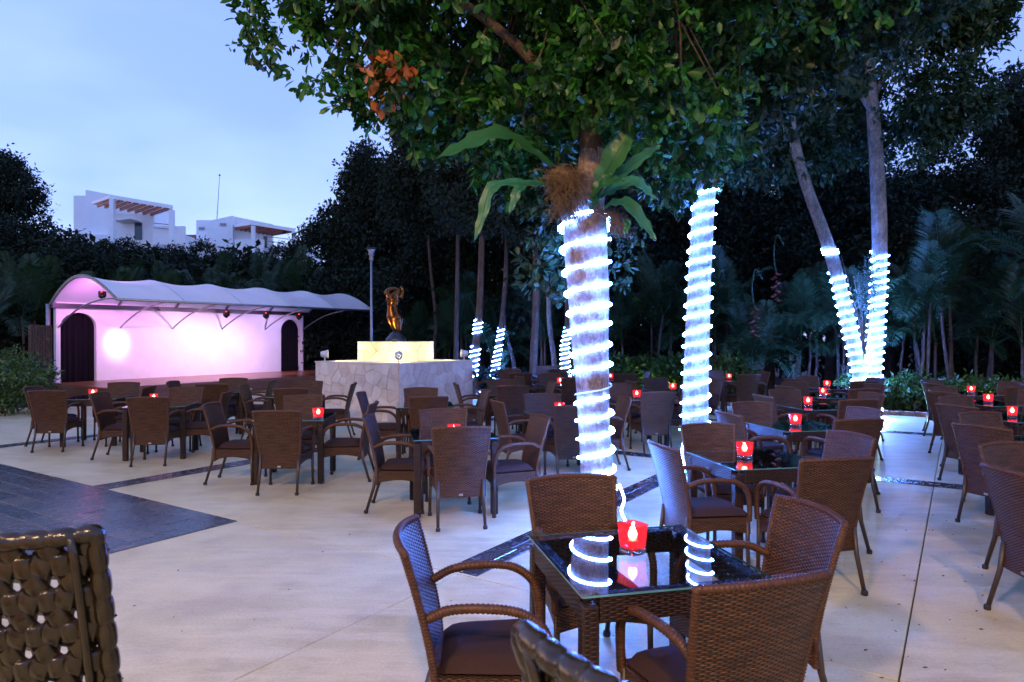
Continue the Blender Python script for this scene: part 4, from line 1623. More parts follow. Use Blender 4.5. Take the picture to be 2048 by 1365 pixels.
core = MB().tube(smooth_path([EP(1122, 335, 5.30), EP(1126, 375, 5.28), EP(1140, 445, 5.34)], 10), [.02, .07, .10, .115, .12, .115, .105, .095, .08, .06, .03], 9)
for i_ in range(len(core.v)):
    core.v[i_] = tuple(Vector(core.v[i_]) + Vector((rs.gauss(0, .012), rs.gauss(0, .012), rs.gauss(0, .012))))
core.build('root_core', M['fibre'], ep, True)

# ------------------------------------------------------------------ tree 2
t2 = empty('broadleaf_tree')
tag(t2, 'second rope lit tree standing straight behind the second table', 'tree')
D2 = 8.4
t2p = [tuple(A(1390, 955, D2)), tuple(A(1391, 800, D2)), tuple(A(1397, 600, D2)), tuple(A(1407, 420, D2)), tuple(A(1428, 250, D2)), tuple(A(1445, 60, D2)), tuple(A(1460, -150, D2))]
t2p[0] = (t2p[0][0], t2p[0][1], -.1)
_, pp2, rr2 = trunk('trunk', t2p, [.18, .152, .142, .128, .105, .08, .05], M['bark2'], t2, 16, 60, .05)
for pts, r0 in (([A(1428, 250, D2), A(1380, 130, 8.2), A(1320, 20, 8.0)], .06), ([A(1430, 230, D2), A(1530, 120, 8.6), A(1640, 0, 8.8)], .06), ([A(1435, 180, D2), A(1450, 60, 7.4), A(1500, -60, 6.6)], .05)):
    MB().tube(smooth_path(pts, 10), [r0 * (1 - .06 * i) for i in range(11)], 8).build('limb', M['bark3'], t2, True)
bl = [(2.3, 8.3, 5.0, 1.5, 1.3, .85), (3.4, 8.4, 5.3, 1.4, 1.3, .9), (1.3, 8.4, 5.0, 1.2, 1.2, .8), (2.6, 8.0, 6.4, 2.4, 2.0, 1.1), (4.4, 8.2, 6.2, 1.3, 1.3, .9), (2.55, 8.2, 4.2, .55, .5, .45), (1.75, 8.4, 4.2, .6, .5, .5),
      (3.3, 7.0, 5.6, 1.2, 1.0, .8), (4.3, 7.0, 6.0, 1.1, 1.0, .8), (2.2, 6.8, 5.4, 1.0, .9, .7), (5.3, 8.0, 6.9, 1.1, 1.2, .9), (4.2, 6.2, 5.3, .5, .6, .5), (1.6, 8.5, 3.75, .35, .3, .3), (2.1, 8.5, 3.6, .3, .3, .25)]
for (x, y, d, r) in [(1330, 330, 8.6, .5), (1440, 320, 8.4, .5), (1390, 290, 8.0, .5), (1540, 180, 6.6, .42), (1500, 250, 7.6, .42), (1600, 150, 7.0, .5), (1700, 110, 7.2, .5), (1800, 60, 7.4, .5), (1340, 400, 8.8, .28), (1460, 300, 7.2, .3)]:
    bl.append((*A(x, y, d), r, r, r * .7))
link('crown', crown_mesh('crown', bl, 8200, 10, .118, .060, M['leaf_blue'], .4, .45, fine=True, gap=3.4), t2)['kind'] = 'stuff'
rp2 = empty('rope_light')
tag(rp2, 'white light rope in close turns round the second trunk', 'rope light', 'light ropes wound on trunks')
z_at = lambda y, d: CAM_H + (HOR - y) / FPX * d
helix('lit_rope', pp2, rr2, .55, z_at(378, D2), 17.5, .0130, M['rope'], rp2, math.pi * .9)
tail = smooth_path([A(1370, 868, 8.2), A(1364, 905, 8.2), A(1370, 940, 8.2), A(1366, 965, 8.2)], 16)
MB().tube(tail, .010, 6).build('lit_tail', M['rope'], rp2, True)

# ------------------------------------------------------------------ tree 3: forked, two wrapped limbs
t3 = empty('forked_tree')
tag(t3, 'forked tree with two rope lit limbs spreading from one base', 'tree')
D3 = 15.3
bx = (1733 - 1024) / FPX * D3
la = [(bx - .15, D3, -.15), tuple(A(1722, 760, D3)), tuple(A(1700, 660, D3)), tuple(A(1662, 510, D3)), tuple(A(1622, 400, D3)), tuple(A(1596, 320, D3)), tuple(A(1575, 210, D3)), tuple(A(1545, 90, D3))]
lb = [(bx + .12, D3 - .05, -.15), tuple(A(1745, 760, D3)), tuple(A(1752, 660, D3)), tuple(A(1759, 510, D3)), tuple(A(1756, 400, D3)), tuple(A(1750, 300, D3)), tuple(A(1742, 190, D3)), tuple(A(1735, 60, D3))]
_, ppa, rra = trunk('trunk', la, [.23, .17, .15, .135, .125, .115, .10, .07], M['bark2'], t3, 14, 60, .05)
_, ppb, rrb = trunk('trunk', lb, [.24, .175, .16, .155, .16, .15, .12, .08], M['bark2'], t3, 14, 60, .05)
for pts, r0 in (([A(1585, 270, D3), A(1555, 240, D3), A(1515, 205, D3)], .07), ([A(1580, 230, D3), A(1560, 190, D3), A(1555, 140, 14.8)], .07), ([A(1742, 200, D3), A(1790, 120, 15.6), A(1850, 40, 16)], .08), ([A(1745, 230, D3), A(1690, 140, 14.6), A(1640, 60, 14)], .07)):
    MB().tube(smooth_path(pts, 10), [r0 * (1 - .06 * i) for i in range(11)], 8).build('limb', M['bark2'], t3, True)
bl = []
for (x, y, d, rx, ry, rz) in [(1520, 320, 15.6, 1.2, 1.2, .55), (1600, 290, 16.2, 1.2, 1.2, .7), (1690, 260, 16.4, 1.3, 1.2, .9), (1800, 270, 15.6, 1.2, 1.2, .75), (1880, 210, 15.6, 1.1, 1.2, .9), (1500, 200, 17, 1.3, 1.3, 1.0),
                               (1660, 120, 16.5, 1.6, 1.5, 1.1), (1790, 130, 15.8, 1.5, 1.4, 1.1), (1900, 90, 15.5, 1.0, 1.1, 1.0), (1930, 10, 15.4, 1.0, 1.1, 1.0), (1830, -20, 15.5, 1.7, 1.5, 1.3), (1650, -40, 16, 2.0, 1.6, 1.3), (1480, 20, 17, 1.8, 1.6, 1.4),
                               (1480, 340, 16.0, .7, .7, .35), (1640, 330, 15.9, .8, .7, .3)]:
    bl.append((*A(x, y, d), rx, ry, rz))
link('crown', crown_mesh('crown', bl, 6600, 11, .20, .08, M['leaf_blue'], .4, .35, tuft_r=.14, gap=2.0), t3)['kind'] = 'stuff'
rp3 = empty('rope_light')
tag(rp3, 'white light rope round the leaning left limb of the forked tree', 'rope light', 'light ropes wound on trunks')
helix('lit_rope', ppa, rra, .55, z_at(545, D3), 14, .019, M['rope'], rp3, math.pi * .95)
helix('lit_rope', ppa, rra, z_at(506, D3) - .04, z_at(498, D3), 2, .019, M['rope'], rp3, math.pi * .95, .0)
rp4 = empty('rope_light')
tag(rp4, 'white light rope round the upright right limb of the forked tree', 'rope light', 'light ropes wound on trunks')
helix('lit_rope', ppb, rrb, .55, z_at(503, D3), 17, .019, M['rope'], rp4, math.pi * .95)
# spindly shrub in the fork
fs_ = empty('twiggy_shrub', A(1728, 640, 15.1))
tag(fs_, 'pale twiggy shrub growing in the fork of the rope lit tree', 'shrub')
for k in range(11):
    a_ = random.uniform(-.5, .5)
    MB().tube([(0, 0, -.9), (a_ * .25, 0, .0), (a_ * 1.0, random.uniform(-.1, .1), random.uniform(.7, 1.5))], [.012, .009, .003], 4).build('twig', M['bark2'], fs_)
link('foliage', crown_mesh('foliage', [(.05, 0, .6, .28, .25, .6), (.15, 0, 1.0, .25, .2, .4)], 170, 5, .10, .03, M['leaf_blue'], .2, .1), fs_)['kind'] = 'stuff'

# ------------------------------------------------------------------ far wrapped trunks and slim trees
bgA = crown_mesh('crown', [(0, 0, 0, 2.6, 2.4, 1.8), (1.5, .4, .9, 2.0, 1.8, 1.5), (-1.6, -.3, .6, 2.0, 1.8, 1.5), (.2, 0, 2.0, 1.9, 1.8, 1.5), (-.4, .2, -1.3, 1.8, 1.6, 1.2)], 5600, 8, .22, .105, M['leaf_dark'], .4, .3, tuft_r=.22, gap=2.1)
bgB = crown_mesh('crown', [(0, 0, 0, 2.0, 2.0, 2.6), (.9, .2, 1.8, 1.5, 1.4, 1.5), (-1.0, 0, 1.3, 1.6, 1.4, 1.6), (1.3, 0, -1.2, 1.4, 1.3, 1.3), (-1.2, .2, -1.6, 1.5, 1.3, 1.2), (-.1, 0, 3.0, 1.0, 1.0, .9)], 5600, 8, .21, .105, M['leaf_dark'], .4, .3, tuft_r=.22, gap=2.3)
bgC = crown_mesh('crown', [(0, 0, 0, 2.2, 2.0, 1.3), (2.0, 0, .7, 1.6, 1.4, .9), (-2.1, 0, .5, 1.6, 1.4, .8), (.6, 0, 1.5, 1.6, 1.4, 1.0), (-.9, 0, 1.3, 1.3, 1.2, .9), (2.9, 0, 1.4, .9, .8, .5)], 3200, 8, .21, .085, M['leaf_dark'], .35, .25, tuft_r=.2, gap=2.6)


def bg_tree(x, y, h, mesh, label, sc=(1, 1, 1), rz=0.0, tr=.16, trunk_mat='bark3', lean=(0, 0), name='dark_tree', group='dark trees behind the terrace', trunk_pts=None, crown_off=(0, 0, 0)):
    o = empty(name, (x, y, -.15))
    tag(o, label, 'tree', group)
    if trunk_pts is None:
        trunk_pts = [(0, 0, 0), (lean[0] * .3, lean[1] * .3, h * .3), (lean[0] * .7, lean[1] * .7, h * .65), (lean[0], lean[1], h)]
    r = trunk('trunk', trunk_pts, [tr * (1 - .6 * i / (len(trunk_pts) - 1)) for i in range(len(trunk_pts))], M[trunk_mat], o, 10, 24, .08)
    c = link('crown', mesh, o)
    e = trunk_pts[-1]
    c.location = (e[0] + crown_off[0], e[1] + crown_off[1], e[2] + crown_off[2])
    c.scale = sc
    c.rotation_euler = (0, 0, rz)
    c['kind'] = 'stuff'
    return o, r[1], r[2]


def far_wrapped(px_pts, d, ropes, label_t, label_r, tr=.13, crown=True):
    base = A(px_pts[0][0], px_pts[0][1], d)
    base.z = -.15
    pts = [Vector((0, 0, 0))] + [A(x, y, d) - base for x, y in px_pts[1:]]
    o, pp, rr = bg_tree(base.x, base.y, 0, bgB, label_t, (.75, .75, .75), random.uniform(0, 6), tr, 'bark3', name='slender_tree', group='slender trees at the terrace edge', trunk_pts=[tuple(p) for p in pts])
    pw = [p + base for p in pp]
    rp = empty('rope_light')
    tag(rp, label_r, 'rope light', 'light ropes wound on trunks')
    for (ya, yb, n) in ropes:
        helix('lit_rope', pw, rr, z_at(ya, d), z_at(yb, d), n, .012, M['rope'], rp, math.pi * .95, .01)


far_wrapped([(940, 790), (946, 740), (955, 660), (960, 600), (965, 420), (960, 330)], 19.5, [(756, 692, 6.2), (668, 640, 3.2)], 'slender tree wrapped in light beside the plinth, leftmost of the far ones', 'light rope broken by a dark gap on the trunk beside the plinth', .15)
far_wrapped([(985, 790), (990, 740), (998, 690), (1004, 640), (1012, 540), (1015, 330)], 21.5, [(752, 690, 6.5), (682, 655, 3)], 'slender tree wrapped in light, second from the plinth', 'light rope thinning upward on the second trunk from the plinth', .13)
far_wrapped([(1134, 800), (1131, 740), (1130, 690), (1136, 650), (1134, 520), (1128, 330)], 17.5, [(765, 655, 12)], 'slender tree wrapped in light just left of the nearest trunk', 'light rope on the far trunk just left of the nearest trunk', .13)
for (pts, d, tr, mt, lab) in [([(1066, 800), (1068, 700), (1072, 600), (1070, 450), (1068, 300)], 18.5, .13, 'bark3', 'tall straight dark trunk between the far wrapped trunks'),
                              ([(1112, 800), (1108, 720), (1098, 640), (1096, 520), (1090, 330)], 20.5, .10, 'bark2', 'pale leaning slim trunk right of the tall dark trunk'),
                              ([(1030, 790), (1028, 730), (1018, 690), (1008, 640), (1012, 500), (1020, 330)], 22.5, .08, 'bark2', 'thin curved pale trunk left of the tall dark trunk'),
                              ([(912, 800), (912, 700), (914, 600), (916, 450), (915, 330)], 22.0, .10, 'bark3', 'slim dark trunk just right of the plinth'),
                              ([(868, 790), (868, 700), (872, 640), (860, 520), (850, 360)], 24.0, .09, 'bark3', 'pale slim trunk rising behind the plinth')]:
    base = A(pts[0][0], pts[0][1], d); base.z = -.15
    bg_tree(base.x, base.y, 0, bgB, lab, (.8, .8, .8), random.uniform(0, 6), tr, mt, name='slender_tree', group='slender trees at the terrace edge', trunk_pts=[(0, 0, 0)] + [tuple(A(x, y, d) - base) for x, y in pts[1:]])

# ------------------------------------------------------------------ background wood, tree by tree
def bgt(px, ytop, d, h, mesh, sc, label, rz=None):
    p = A(px, ytop, d)
    x = p.x
    bg_tree(x, d, p.z - h, mesh, label, sc, random.uniform(0, 6.28) if rz is None else rz, .2)


for args in [
    (668, 418, 33, 3.4, bgB, (.85, .9, .95), 'dark bushy tree right of the second white house'),
    (735, 290, 32, 3.9, bgB, (1.05, 1.0, 1.05), 'tall dark tree with ragged top left of the big crown'),
    (800, 330, 31, 3.6, bgA, (1.0, 1, 1.15), 'dark round tree behind the bronze figure'),
    (700, 520, 29, 3.4, bgA, (1.0, 1, 1.0), 'low dark tree behind the street lamp'),
    (860, 480, 27, 3.4, bgB, (1.0, 1, 1.0), 'low dark tree behind the right side of the plinth'),
    (900, 250, 30, 3.6, bgA, (1.1, 1, 1.2), 'dark tree behind the left big leaf'),
    (990, 330, 27, 3.6, bgB, (1.1, 1, 1.1), 'dark tree behind the two far wrapped trunks'),
    (1080, 220, 29, 3.6, bgA, (1.1, 1, 1.2), 'dark tree behind the root mass'),
    (1130, 440, 25, 3.4, bgA, (1.0, 1, 1.0), 'low dark tree left of the nearest trunk'),
    (1200, 230, 28, 3.6, bgB, (1.1, 1, 1.2), 'dark tree behind the upright big leaf'),
    (1290, 380, 25, 3.6, bgA, (1.1, 1, 1.1), 'dark tree between the two near trunks'),
    (1360, 180, 28, 3.6, bgA, (1.1, 1, 1.2), 'tall dark tree behind the second trunk'),
    (1450, 360, 25, 3.6, bgB, (1.0, 1, 1.0), 'dark tree right of the second trunk'),
    (1540, 300, 26, 3.6, bgA, (1.0, 1, 1.0), 'dark tree left of the forked tree'),
    (1660, 250, 25, 3.6, bgB, (1.1, 1, 1.2), 'dark tree behind the forked tree'),
    (1780, 330, 23, 3.4, bgA, (1.0, 1, 1.0), 'dark tree right behind the upright limb'),
    (1870, 300, 24, 3.4, bgB, (.95, 1, .95), 'dark tree under the gap of sky'),
    (1930, 420, 22, 3.2, bgA, (.9, 1, .9), 'low dark tree below the gap of sky'),
    (2030, 170, 25, 3.6, bgB, (1.0, 1, 1.1), 'tall dark tree at the right edge'),
    (2040, 420, 20, 3.2, bgA, (.9, .9, .9), 'lower dark tree at the right edge'),
    (-6, 300, 29, 2.2, bgC, (.85, .9, 1.0), 'feathery tree at the upper left edge'),
    (-40, 385, 28, 3.2, bgA, (1.0, 1, 1.0), 'dark tree at the left edge'),
    (80, 440, 27, 3.0, bgA, (.95, 1, .9), 'dark tree left of the first white house'),
    (165, 455, 26, 2.8, bgC, (.8, .9, .9), 'dark tree before the first white house'),
    (30, 560, 22, 3.2, bgA, (1.0, 1, 1.0), 'low dark tree left of the stage'),
    (110, 520, 25, 3.2, bgB, (1.0, 1, .9), 'dark tree behind the left end of the canopy'),
    (235, 470, 34, 2.8, bgA, (.8, .8, .8), 'dark tree rising before the left house pergola'),
    (320, 482, 35, 2.8, bgA, (.8, .8, .8), 'dark tree below the gap between the houses'),
    (405, 490, 36, 2.8, bgB, (.75, .8, .8), 'dark tree below the rooftop mast'),
    (480, 494, 37, 2.8, bgA, (.8, .8, .8), 'dark tree below the right house pergola'),
    (560, 498, 38, 2.8, bgB, (.8, .8, .8), 'dark tree below the right end of the right house'),
]:
    bgt(*args)


# far undergrowth that closes the view between the trunks: one dark mass
tb_ = []
for k in range(46):
    a_ = R(-50 + k * 2.35)
    d_ = 33 + random.uniform(-1.5, 1.5)
    tb_.append((math.sin(a_) * d_, math.cos(a_) * d_, random.uniform(.8, 1.8), 1.5, 1.2, 2.2))
    tb_.append((math.sin(a_) * (d_ + 1), math.cos(a_) * (d_ + 1), random.uniform(3.2, 4.2), 1.6, 1.2, 1.7))
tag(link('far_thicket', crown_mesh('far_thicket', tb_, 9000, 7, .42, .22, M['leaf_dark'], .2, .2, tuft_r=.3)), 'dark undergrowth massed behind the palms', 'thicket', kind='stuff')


# ------------------------------------------------------------------ palms
def frond_mesh(L_, up, drop, nleaf, ll, wid, seed):
    rg = np.random.default_rng(seed)
    n = 24
    t = np.linspace(0, 1, n)
    x = L_ * (t * math.cos(up) * (1 - .12 * t ** 2))
    z = L_ * (t * math.sin(up) - drop * t ** 2.2)
    rach = np.stack([x, np.zeros(n), z], 1)
    V_, F_, T_ = [], [], []
    b = 0
    for i in range(n - 1):
        w = .016 * (1 - t[i]) + .004
        w2 = .016 * (1 - t[i + 1]) + .004
        p, q = rach[i], rach[i + 1]
        V_ += [p + [0, w, 0], p - [0, w, 0], q - [0, w2, 0], q + [0, w2, 0], p - [0, 0, w], q - [0, 0, w2]]
        F_ += [[b, b + 1, b + 2], [b, b + 2, b + 3], [b + 1, b + 4, b + 5], [b + 1, b + 5, b + 2], [b + 4, b, b + 3], [b + 4, b + 3, b + 5]]
        T_ += [.9] * 6
        b += 6
    for k in range(nleaf):
        tt = .16 + .84 * k / nleaf
        i = min(int(tt * (n - 1)), n - 2)
        p = rach[i] + (rach[i + 1] - rach[i]) * (tt * (n - 1) - i)
        d = rach[i + 1] - rach[i]
        d = d / np.linalg.norm(d)
        l_ = ll * (math.sin(math.pi * min(1, .18 + tt * .80)) ** .7) * rg.uniform(.85, 1.1)
        for sg in (-1, 1):
            dv = d * (.55 + .5 * tt) + np.array([0, sg * 1.0, .28 + rg.uniform(-.12, .12)])
            dv /= np.linalg.norm(dv)
            nn = np.cross(d, dv); nn /= np.linalg.norm(nn)
            sd = np.cross(dv, nn)
            a = p + dv * l_ * .45
            c = p + dv * l_ * .80 + np.array([0, 0, -.10 * l_])
            e = p + dv * l_ + np.array([0, 0, -.26 * l_])
            V_ += [p, a + sd * wid, a - sd * wid, c + sd * wid * .6, c - sd * wid * .6, e]
            F_ += [[b, b + 2, b + 1], [b + 1, b + 2, b + 4], [b + 1, b + 4, b + 3], [b + 3, b + 4, b + 5]]
            T_ += [float(np.clip(rg.normal(.45, .2), 0, .99))] * 4
            b += 6
    return np_mesh('frond', np.array(V_), np.array(F_), np.array(T_), [M['palm']])


FR = [frond_mesh(2.5, R(68), .42, 34, .62, .0125, 1), frond_mesh(2.3, R(52), .55, 32, .58, .0125, 2), frond_mesh(2.0, R(35), .60, 28, .52, .012, 3), frond_mesh(2.7, R(78), .30, 36, .62, .0125, 4)]
stem_mesh = MB().tube([(0, 0, 0), (.03, 0, .9), (.0, .03, 1.9), (.02, 0, 3.0)], [.05, .042, .038, .03], 7).mesh('stem', M['bark3'], True)


def palm(x, y, h, label, nst=3, sc=1.0, nf=6, seed=0, name='areca_palm', group='areca palms in the hedge'):
    rs = random.Random(seed)
    o = empty(name, (x, y, -.15), rs.uniform(0, 6))
    tag(o, label, 'palm', group)
    for s_ in range(nst):
        a = rs.uniform(0, 6.28)
        r = rs.uniform(.05, .45)
        st = link('stem', stem_mesh, o)
        hh = h * rs.uniform(.7, 1.0)
        st.location = (r * math.cos(a), r * math.sin(a), 0)
        st.scale = (1, 1, hh / 3.0)
        st.rotation_euler = (rs.uniform(-.1, .1), rs.uniform(-.1, .1), rs.uniform(0, 6))
        tip = Matrix.Rotation(0, 3, 'Z') @ Vector((0, 0, 0))
        e = st.rotation_euler.to_matrix() @ Vector((.02, 0, hh)) + st.location
        a0 = rs.uniform(0, 6.28)
        for k in range(nf):
            f = link('frond', rs.choice(FR), o)
            f.location = e + Vector((0, 0, rs.uniform(-.15, .05)))
            f.rotation_euler = (rs.uniform(-.15, .15), rs.uniform(-.25, .2), a0 + k * 2.4)
            q = sc * rs.uniform(.8, 1.1)
            f.scale = (q, q, q)
    return o


rs = random.Random(21)
nfar = 0
LABP = ['areca palm %s' % s for s in (
    'behind the left door of the stage', 'behind the left half of the stage wall', 'behind the middle of the stage wall', 'behind the bright spot on the stage', 'behind the right half of the stage wall',
    'behind the right door of the stage', 'below the first white house', 'below the second white house', 'left of the street lamp', 'behind the canopy tip')]
for k in range(10):
    t = k / 9
    p = WL + sv * (-1.0 + 12.5 * t) - su * (1.6 + rs.uniform(0, 1.2))
    zt_ = z_at(rs.uniform(478, 525), p.y)
    palm(p.x, p.y, max(2.2, zt_ - 1.9), LABP[k], 3, 1.05, 6, 100 + k)
wh = ['far left of the plinth lamp', 'beyond the left of the plinth', 'beyond the plinth', 'beyond the right of the plinth', 'behind the leftmost wrapped far trunk', 'behind the second far trunk', 'behind the tall dark trunk',
      'left of the nearest trunk at the back', 'behind the nearest trunk', 'behind the lit green shrub', 'right of the lit green shrub', 'left of the second trunk', 'behind the second trunk', 'right of the second trunk', 'beside the red heliconia',
      'left of the forked tree', 'behind the left limb', 'behind the right limb', 'right of the forked tree', 'behind the hedge lamp', 'above the kerb on the right', 'right of the hedge lamp', 'near the right edge', 'at the right edge']
for k in range(24):
    u = -12.0 + k * 1.0
    p = P(u + rs.uniform(-.25, .25), 14.6 + rs.uniform(0, 1.3) + (0.8 if u > 3 else 0))
    palm(p.x, p.y, rs.uniform(1.3, 2.6) + (.7 if u > 4 else 0), 'areca palm ' + wh[k], 4, 1.0, 6, 200 + k)
for k, (x, y, h, lab) in enumerate([(11.8, 14.6, 3.6, 'tall areca palm leaning in at the right'), (13.2, 15.8, 4.4, 'tallest areca palm at the right edge'), (10.4, 16.6, 3.4, 'areca palm between forked tree and right edge'), (14.5, 17.5, 5.0, 'back areca palm at the right edge')]):
    palm(x, y, h, lab, 4, 1.15, 7, 300 + k)

# red heliconia flower stalks left of the forked tree
for k, (x, y, d, lab) in enumerate([(1505, 640, 17.0, 'hanging red heliconia flower left of the forked tree'), (1548, 570, 17.2, 'small red heliconia flower above the hanging one')]):
    c = A(x, y, d)
    o = empty('heliconia', c)
    tag(o, lab, 'flower', 'red heliconia flowers')
    MB().tube(smooth_path([(.25, 0, 1.0), (.05, -.05, 1.25), (-.05, -.1, .8), (0, -.1, .3)], 12), .02, 6).build('stalk', M['palm'], o, True)
    for j in range(7):
        s_ = -1 if j % 2 else 1
        mb = MB().tube([(0, -.1, .3 - j * .11), (s_ * .07, -.12, .24 - j * .11), (s_ * .16, -.12, .26 - j * .11)], [.035, .03, .004], 6)
        mb.build('bract', M['red_leaf'], o, True)


# ------------------------------------------------------------------ shrubs and hedge
def shrub(loc, r, h, label, n=260, leaf=.14, mat='shrub', name='shrub', group=None):
    o = empty(name, (loc[0], loc[1], -.15))
    tag(o, label, 'shrub', group)
    rs_ = random.Random(int(abs(loc[0] * 31 + loc[1] * 17)))
    for k in range(6):
        a = rs_.uniform(0, 6.28)
        MB().tube([(0, 0, 0), (math.cos(a) * r * .3, math.sin(a) * r * .3, h * .5), (math.cos(a) * r * .7, math.sin(a) * r * .7, h * .9)], [.02, .014, .004], 5).build('stem', M['bark3'], o)
    m = crown_mesh('foliage', [(0, 0, h * .55, r, r, h * .5), (r * .4, 0, h * .75, r * .6, r * .6, h * .3), (-r * .4, -.1, h * .7, r * .6, r * .6, h * .3)], n, 8, leaf, leaf * .38, M[mat], .3, .05, tuft_r=.1)
    link('foliage', m, o)['kind'] = 'stuff'
    return o


p = G(18, 832)
shrub((p.x - .3, p.y + .4), .95, 1.25, 'green shrub at the left edge beside the slatted screen', 320)
p = G(-30, 815)
shrub((p.x, p.y + .5), 1.0, 1.5, 'darker shrub cut by the left edge', 300)
hl = ['left of the right hand hedge lamp', 'just behind the brick kerb', 'hiding the hedge lamp', 'right of the hedge lamp', 'near the right edge of the hedge', 'at the right end of the hedge']
for k in range(6):
    q = P(3.6 + k * .95, 13.75 + (k % 2) * .25)
    shrub((q.x, q.y), .62, .95, 'low leafy hedge shrub ' + hl[k], 240, .15, group='low hedge shrubs behind the kerb')
hl2 = ['left of the lit green shrub', 'lit bright green behind the nearest trunk', 'right of the lit green shrub', 'below the second trunk at the back']
for k in range(4):
    q = P(-3.4 + k * 1.3, 13.9)
    shrub((q.x, q.y), .8, 1.3, 'leafy shrub ' + hl2[k], 240, .20, group='leafy shrubs at the far terrace edge')
hl3 = ['far left of the low dark border', 'in the middle of the low dark border', 'at the right of the low dark border', 'beside the leftmost far trunk', 'behind the plinth floodlight']
for k in range(5):
    q = P(-8.8 + k * 1.1, 13.7)
    shrub((q.x, q.y), .7, .8, 'low dark shrub ' + hl3[k], 160, .16, 'red_leaf' if k == 40 else 'leaf_dark', group='low border shrubs at the far terrace edge')

# garden uplights that light the hedge green
floodlight(P(5.6, 13.38, -.10), P(6.2, 14.6, .8), 230, 'small garden uplight hidden in the hedge on the right', (.80, 1.0, .42), R(120), .8, 'uplight', 'garden uplights in the planting')
floodlight(P(4.1, 12.75, 0), G(1775, 884), 190, 'small floodlight at the foot of the forked tree lighting the paving', (.42, .82, 1.0), R(95), .9, 'floodlight', 'garden uplights in the planting', 'lens_cool')
floodlight(P(-1.0, 13.35, -.10), P(-1.5, 14.4, .9), 210, 'small garden uplight below the lit green shrub at the back', (.80, 1.0, .42), R(110), .8, 'uplight', 'garden uplights in the planting')


# ------------------------------------------------------------------ white houses beyond the trees
def house(name, label, org, rz, spec):
    o = empty(name, org, rz)
    tag(o, label, 'house')
    for nm, c, s_, mt in spec:
        MB().box(c, s_, None, 0, .0).build(nm, M[mt], o)
    return o


def hb(o, nm, px0, px1, y0, y1, py0, py1, mt):
    """block whose front face fills photo columns px0..px1 and rows py0..py1 at its own depth"""
    f = (HD + y0) / FPX
    x0, x1 = (px0 - 1024) * f - o.location.x, (px1 - 1024) * f - o.location.x
    z0, z1 = CAM_H + (HOR - py0) * f + .15, CAM_H + (HOR - py1) * f + .15
    if py0 > 600: z0 = 0
    return MB().box(((x0 + x1) / 2, (y0 + y1) / 2, (z0 + z1) / 2), (x1 - x0, y1 - y0, z1 - z0)).build(nm, M[mt], o)


def HP(o, px, py, y):
    return A(px, py, HD + y) - Vector((o.location.x, HD, -.15))


def wedge(o, nm, pts, y, th, mt):
    mb = MB()
    v = [HP(o, px, py, y) for px, py in pts]
    v2 = [p + Vector((0, th, 0)) for p in v]
    n = len(v)
    mb.add(v + v2, [list(range(n)), [n + i for i in range(n)][::-1]] + [[i, n + i, n + (i + 1) % n, (i + 1) % n] for i in range(n)])
    return mb.build(nm, M[mt], o)


HD = 58.0
ho = empty('white_house', (A(262, 500, HD).x, HD, -.15))
tag(ho, 'white rendered house with red timber pergola, left of the two', 'house')
hb(ho, 'wall', 150, 368, 4, 9, 700, 470, 'house')
wedge(ho, 'stair_block', [(172, 480), (306, 480), (306, 406), (176, 381), (172, 381)], 5.0, 3, 'house')
hb(ho, 'roof_wall', 148, 176, 5.6, 8, 470, 392, 'house')
hb(ho, 'terrace_parapet', 306, 369, 1.0, 1.3, 490, 453, 'house')
wedge(ho, 'balcony_slab', [(222, 432), (262, 438), (240, 441), (222, 441)], 1.5, 2.0, 'house')
hb(ho, 'front_wall', 222, 308, 3.2, 3.5, 700, 428, 'house')
MB().beam(HP(ho, 222, 394, 0), HP(ho, 345, 415, 0), .22, .30).build('pergola_beam', M['house'], ho)
MB().beam(HP(ho, 187, 406, 3.4), HP(ho, 308, 427, 3.4), .2, .25).build('pergola_beam', M['house'], ho)
MB().beam(HP(ho, 222, 395, .1), HP(ho, 187, 407, 3.4), .2, .25).build('pergola_beam', M['house'], ho)
MB().beam(HP(ho, 344, 416, .1), HP(ho, 308, 428, 3.4), .2, .25).build('pergola_beam', M['house'], ho)
for k in range(8):
    t = (k + .6) / 8
    MB().beam(HP(ho, 222 + 122 * t, 397 + 21 * t, .1), HP(ho, 187 + 121 * t, 411 + 20 * t, 3.3), .14, .26).build('rafter', M['pergola'], ho)
for px, py in ((223, 398), (342, 420)):
    hb(ho, 'column', px - 4, px + 4, -.3, .1, 500, py, 'house')
for dy in (0, 9):
    MB().tube([HP(ho, 308, 447 + dy, .6), HP(ho, 340, 450 + dy, .6)], .035, 5).build('railing', M['galv'], ho)
hb(ho, 'window', 270, 284, 3.1, 3.18, 480, 446, 'window')
for k in range(3):
    hb(ho, 'window', 165 + k * 60, 185 + k * 60, 3.9 if k == 0 else 3.08, 3.98 if k == 0 else 3.18, 560, 520, 'window')

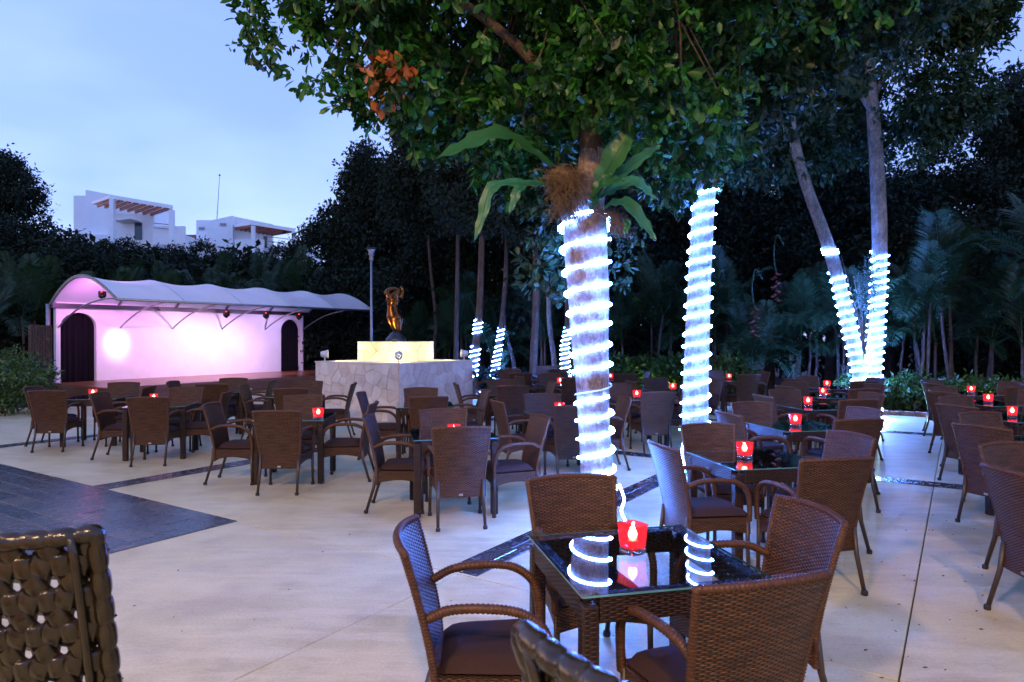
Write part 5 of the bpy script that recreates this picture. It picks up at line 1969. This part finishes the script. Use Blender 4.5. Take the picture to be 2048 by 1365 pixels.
HD = 64.0
ho = empty('white_house', (A(500, 500, HD).x, HD, -.15))
tag(ho, 'white rendered house with rooftop mast and pergola, right of the two', 'house')
hb(ho, 'wall', 372, 614, 4, 9, 700, 498, 'house')
hb(ho, 'tower_block', 393, 424, 2.6, 6, 520, 441, 'house')
wedge(ho, 'tower_side', [(424, 520), (466, 520), (466, 432), (424, 441)], 2.2, 3, 'house')
wedge(ho, 'parapet', [(466, 520), (545, 520), (545, 449), (466, 433)], 3.0, .3, 'house')
MB().beam(HP(ho, 503, 447, 0), HP(ho, 590, 461, 0), .2, .30).build('pergola_beam', M['house'], ho)
MB().beam(HP(ho, 467, 452, 2.6), HP(ho, 548, 467, 2.6), .2, .25).build('pergola_beam', M['house'], ho)
MB().beam(HP(ho, 503, 448, .1), HP(ho, 467, 453, 2.6), .2, .25).build('pergola_beam', M['house'], ho)
for k in range(9):
    t = (k + .6) / 9
    MB().beam(HP(ho, 503 + 86 * t, 450 + 14 * t, .1), HP(ho, 467 + 80 * t, 458 + 13 * t, 2.5), .14, .24).build('rafter', M['pergola'], ho)
for px, py in ((506, 452), (587, 464)):
    hb(ho, 'column', px - 3.5, px + 3.5, -.3, .05, 510, py, 'house')
hb(ho, 'terrace_parapet', 470, 527, .6, .9, 520, 479, 'house')
hb(ho, 'terrace_wall', 534, 606, .9, 1.2, 530, 493, 'house')
hb(ho, 'window', 527, 534, 2.85, 2.95, 496, 473, 'window')
hb(ho, 'vent', 398, 409, 2.5, 2.58, 460, 455, 'galv')
hb(ho, 'vent', 440, 452, 2.1, 2.18, 452, 447, 'galv')
hb(ho, 'low_roof', 372, 394, 2.8, 3.6, 476, 470, 'pergola')
for dy in (0, 9):
    MB().tube([HP(ho, 537, 482 + dy - 8, .3), HP(ho, 587, 488 + dy - 8, .0)], .035, 5).build('railing', M['galv'], ho)
MB().tube([HP(ho, 434, 445, 4), HP(ho, 440, 352, 4)], [.045, .025], 5).build('mast', M['galv'], ho)
MB().lathe([(.02, 0), (.10, .05), (.10, .14), (.02, .18)], 8, HP(ho, 440, 353, 4)).build('mast_head', M['darkmetal'], ho)
for k in range(3):
    hb(ho, 'window', 400 + k * 70, 424 + k * 70, 3.9, 3.98, 560, 525, 'window')

# ------------------------------------------------------------------ small things
lit = MB()
rs = random.Random(9)
for k in range(150):
    x, y = rs.uniform(250, 2040), rs.uniform(900, 1360) if k > 40 else rs.uniform(1000, 1360)
    if k < 60: x = rs.uniform(1640, 2000)
    c = G(x, y)
    a = rs.uniform(0, 6.28)
    s_ = rs.uniform(.005, .016)
    d, e = Vector((math.cos(a), math.sin(a), 0)), Vector((-math.sin(a), math.cos(a), 0))
    z = Vector((0, 0, .003))
    lit.add([c - d * s_ + z, c + e * s_ * .4 + z * 2.5, c + d * s_ + z * 2, c - e * s_ * .4 + z], [[3, 2, 1, 0]])
tag(lit.build('leaf_litter', M['litter']), 'scattered dry leaf bits on the pale concrete', 'litter', kind='stuff')

# lamp posts behind the photographer: the warm light on the near floor and chairs comes from these
for k, (x, y, lab) in enumerate([(-5.5, -4.5, 'tall warm globe lamp post behind the camera on the left'), (.5, -6.0, 'tall warm globe lamp post straight behind the camera')]):
    o2_ = empty('lamp_post', (x, y, 0))
    tag(o2_, lab, 'lamp post', 'warm lamp posts behind the camera')
    MB().tube([(0, 0, 0), (0, 0, 6.9)], [.07, .045], 10).build('pole', M['darkmetal'], o2_, True)
    MB().lathe([(.05, 6.9), (.12, 6.94), (.12, 6.98)], 12).build('collar', M['darkmetal'], o2_)
    MB().lathe([(.09, 6.97), (.21, 7.06), (.25, 7.2), (.21, 7.35), (.09, 7.44), (.001, 7.45)], 16).build('globe', M['warm_globe'], o2_, True)
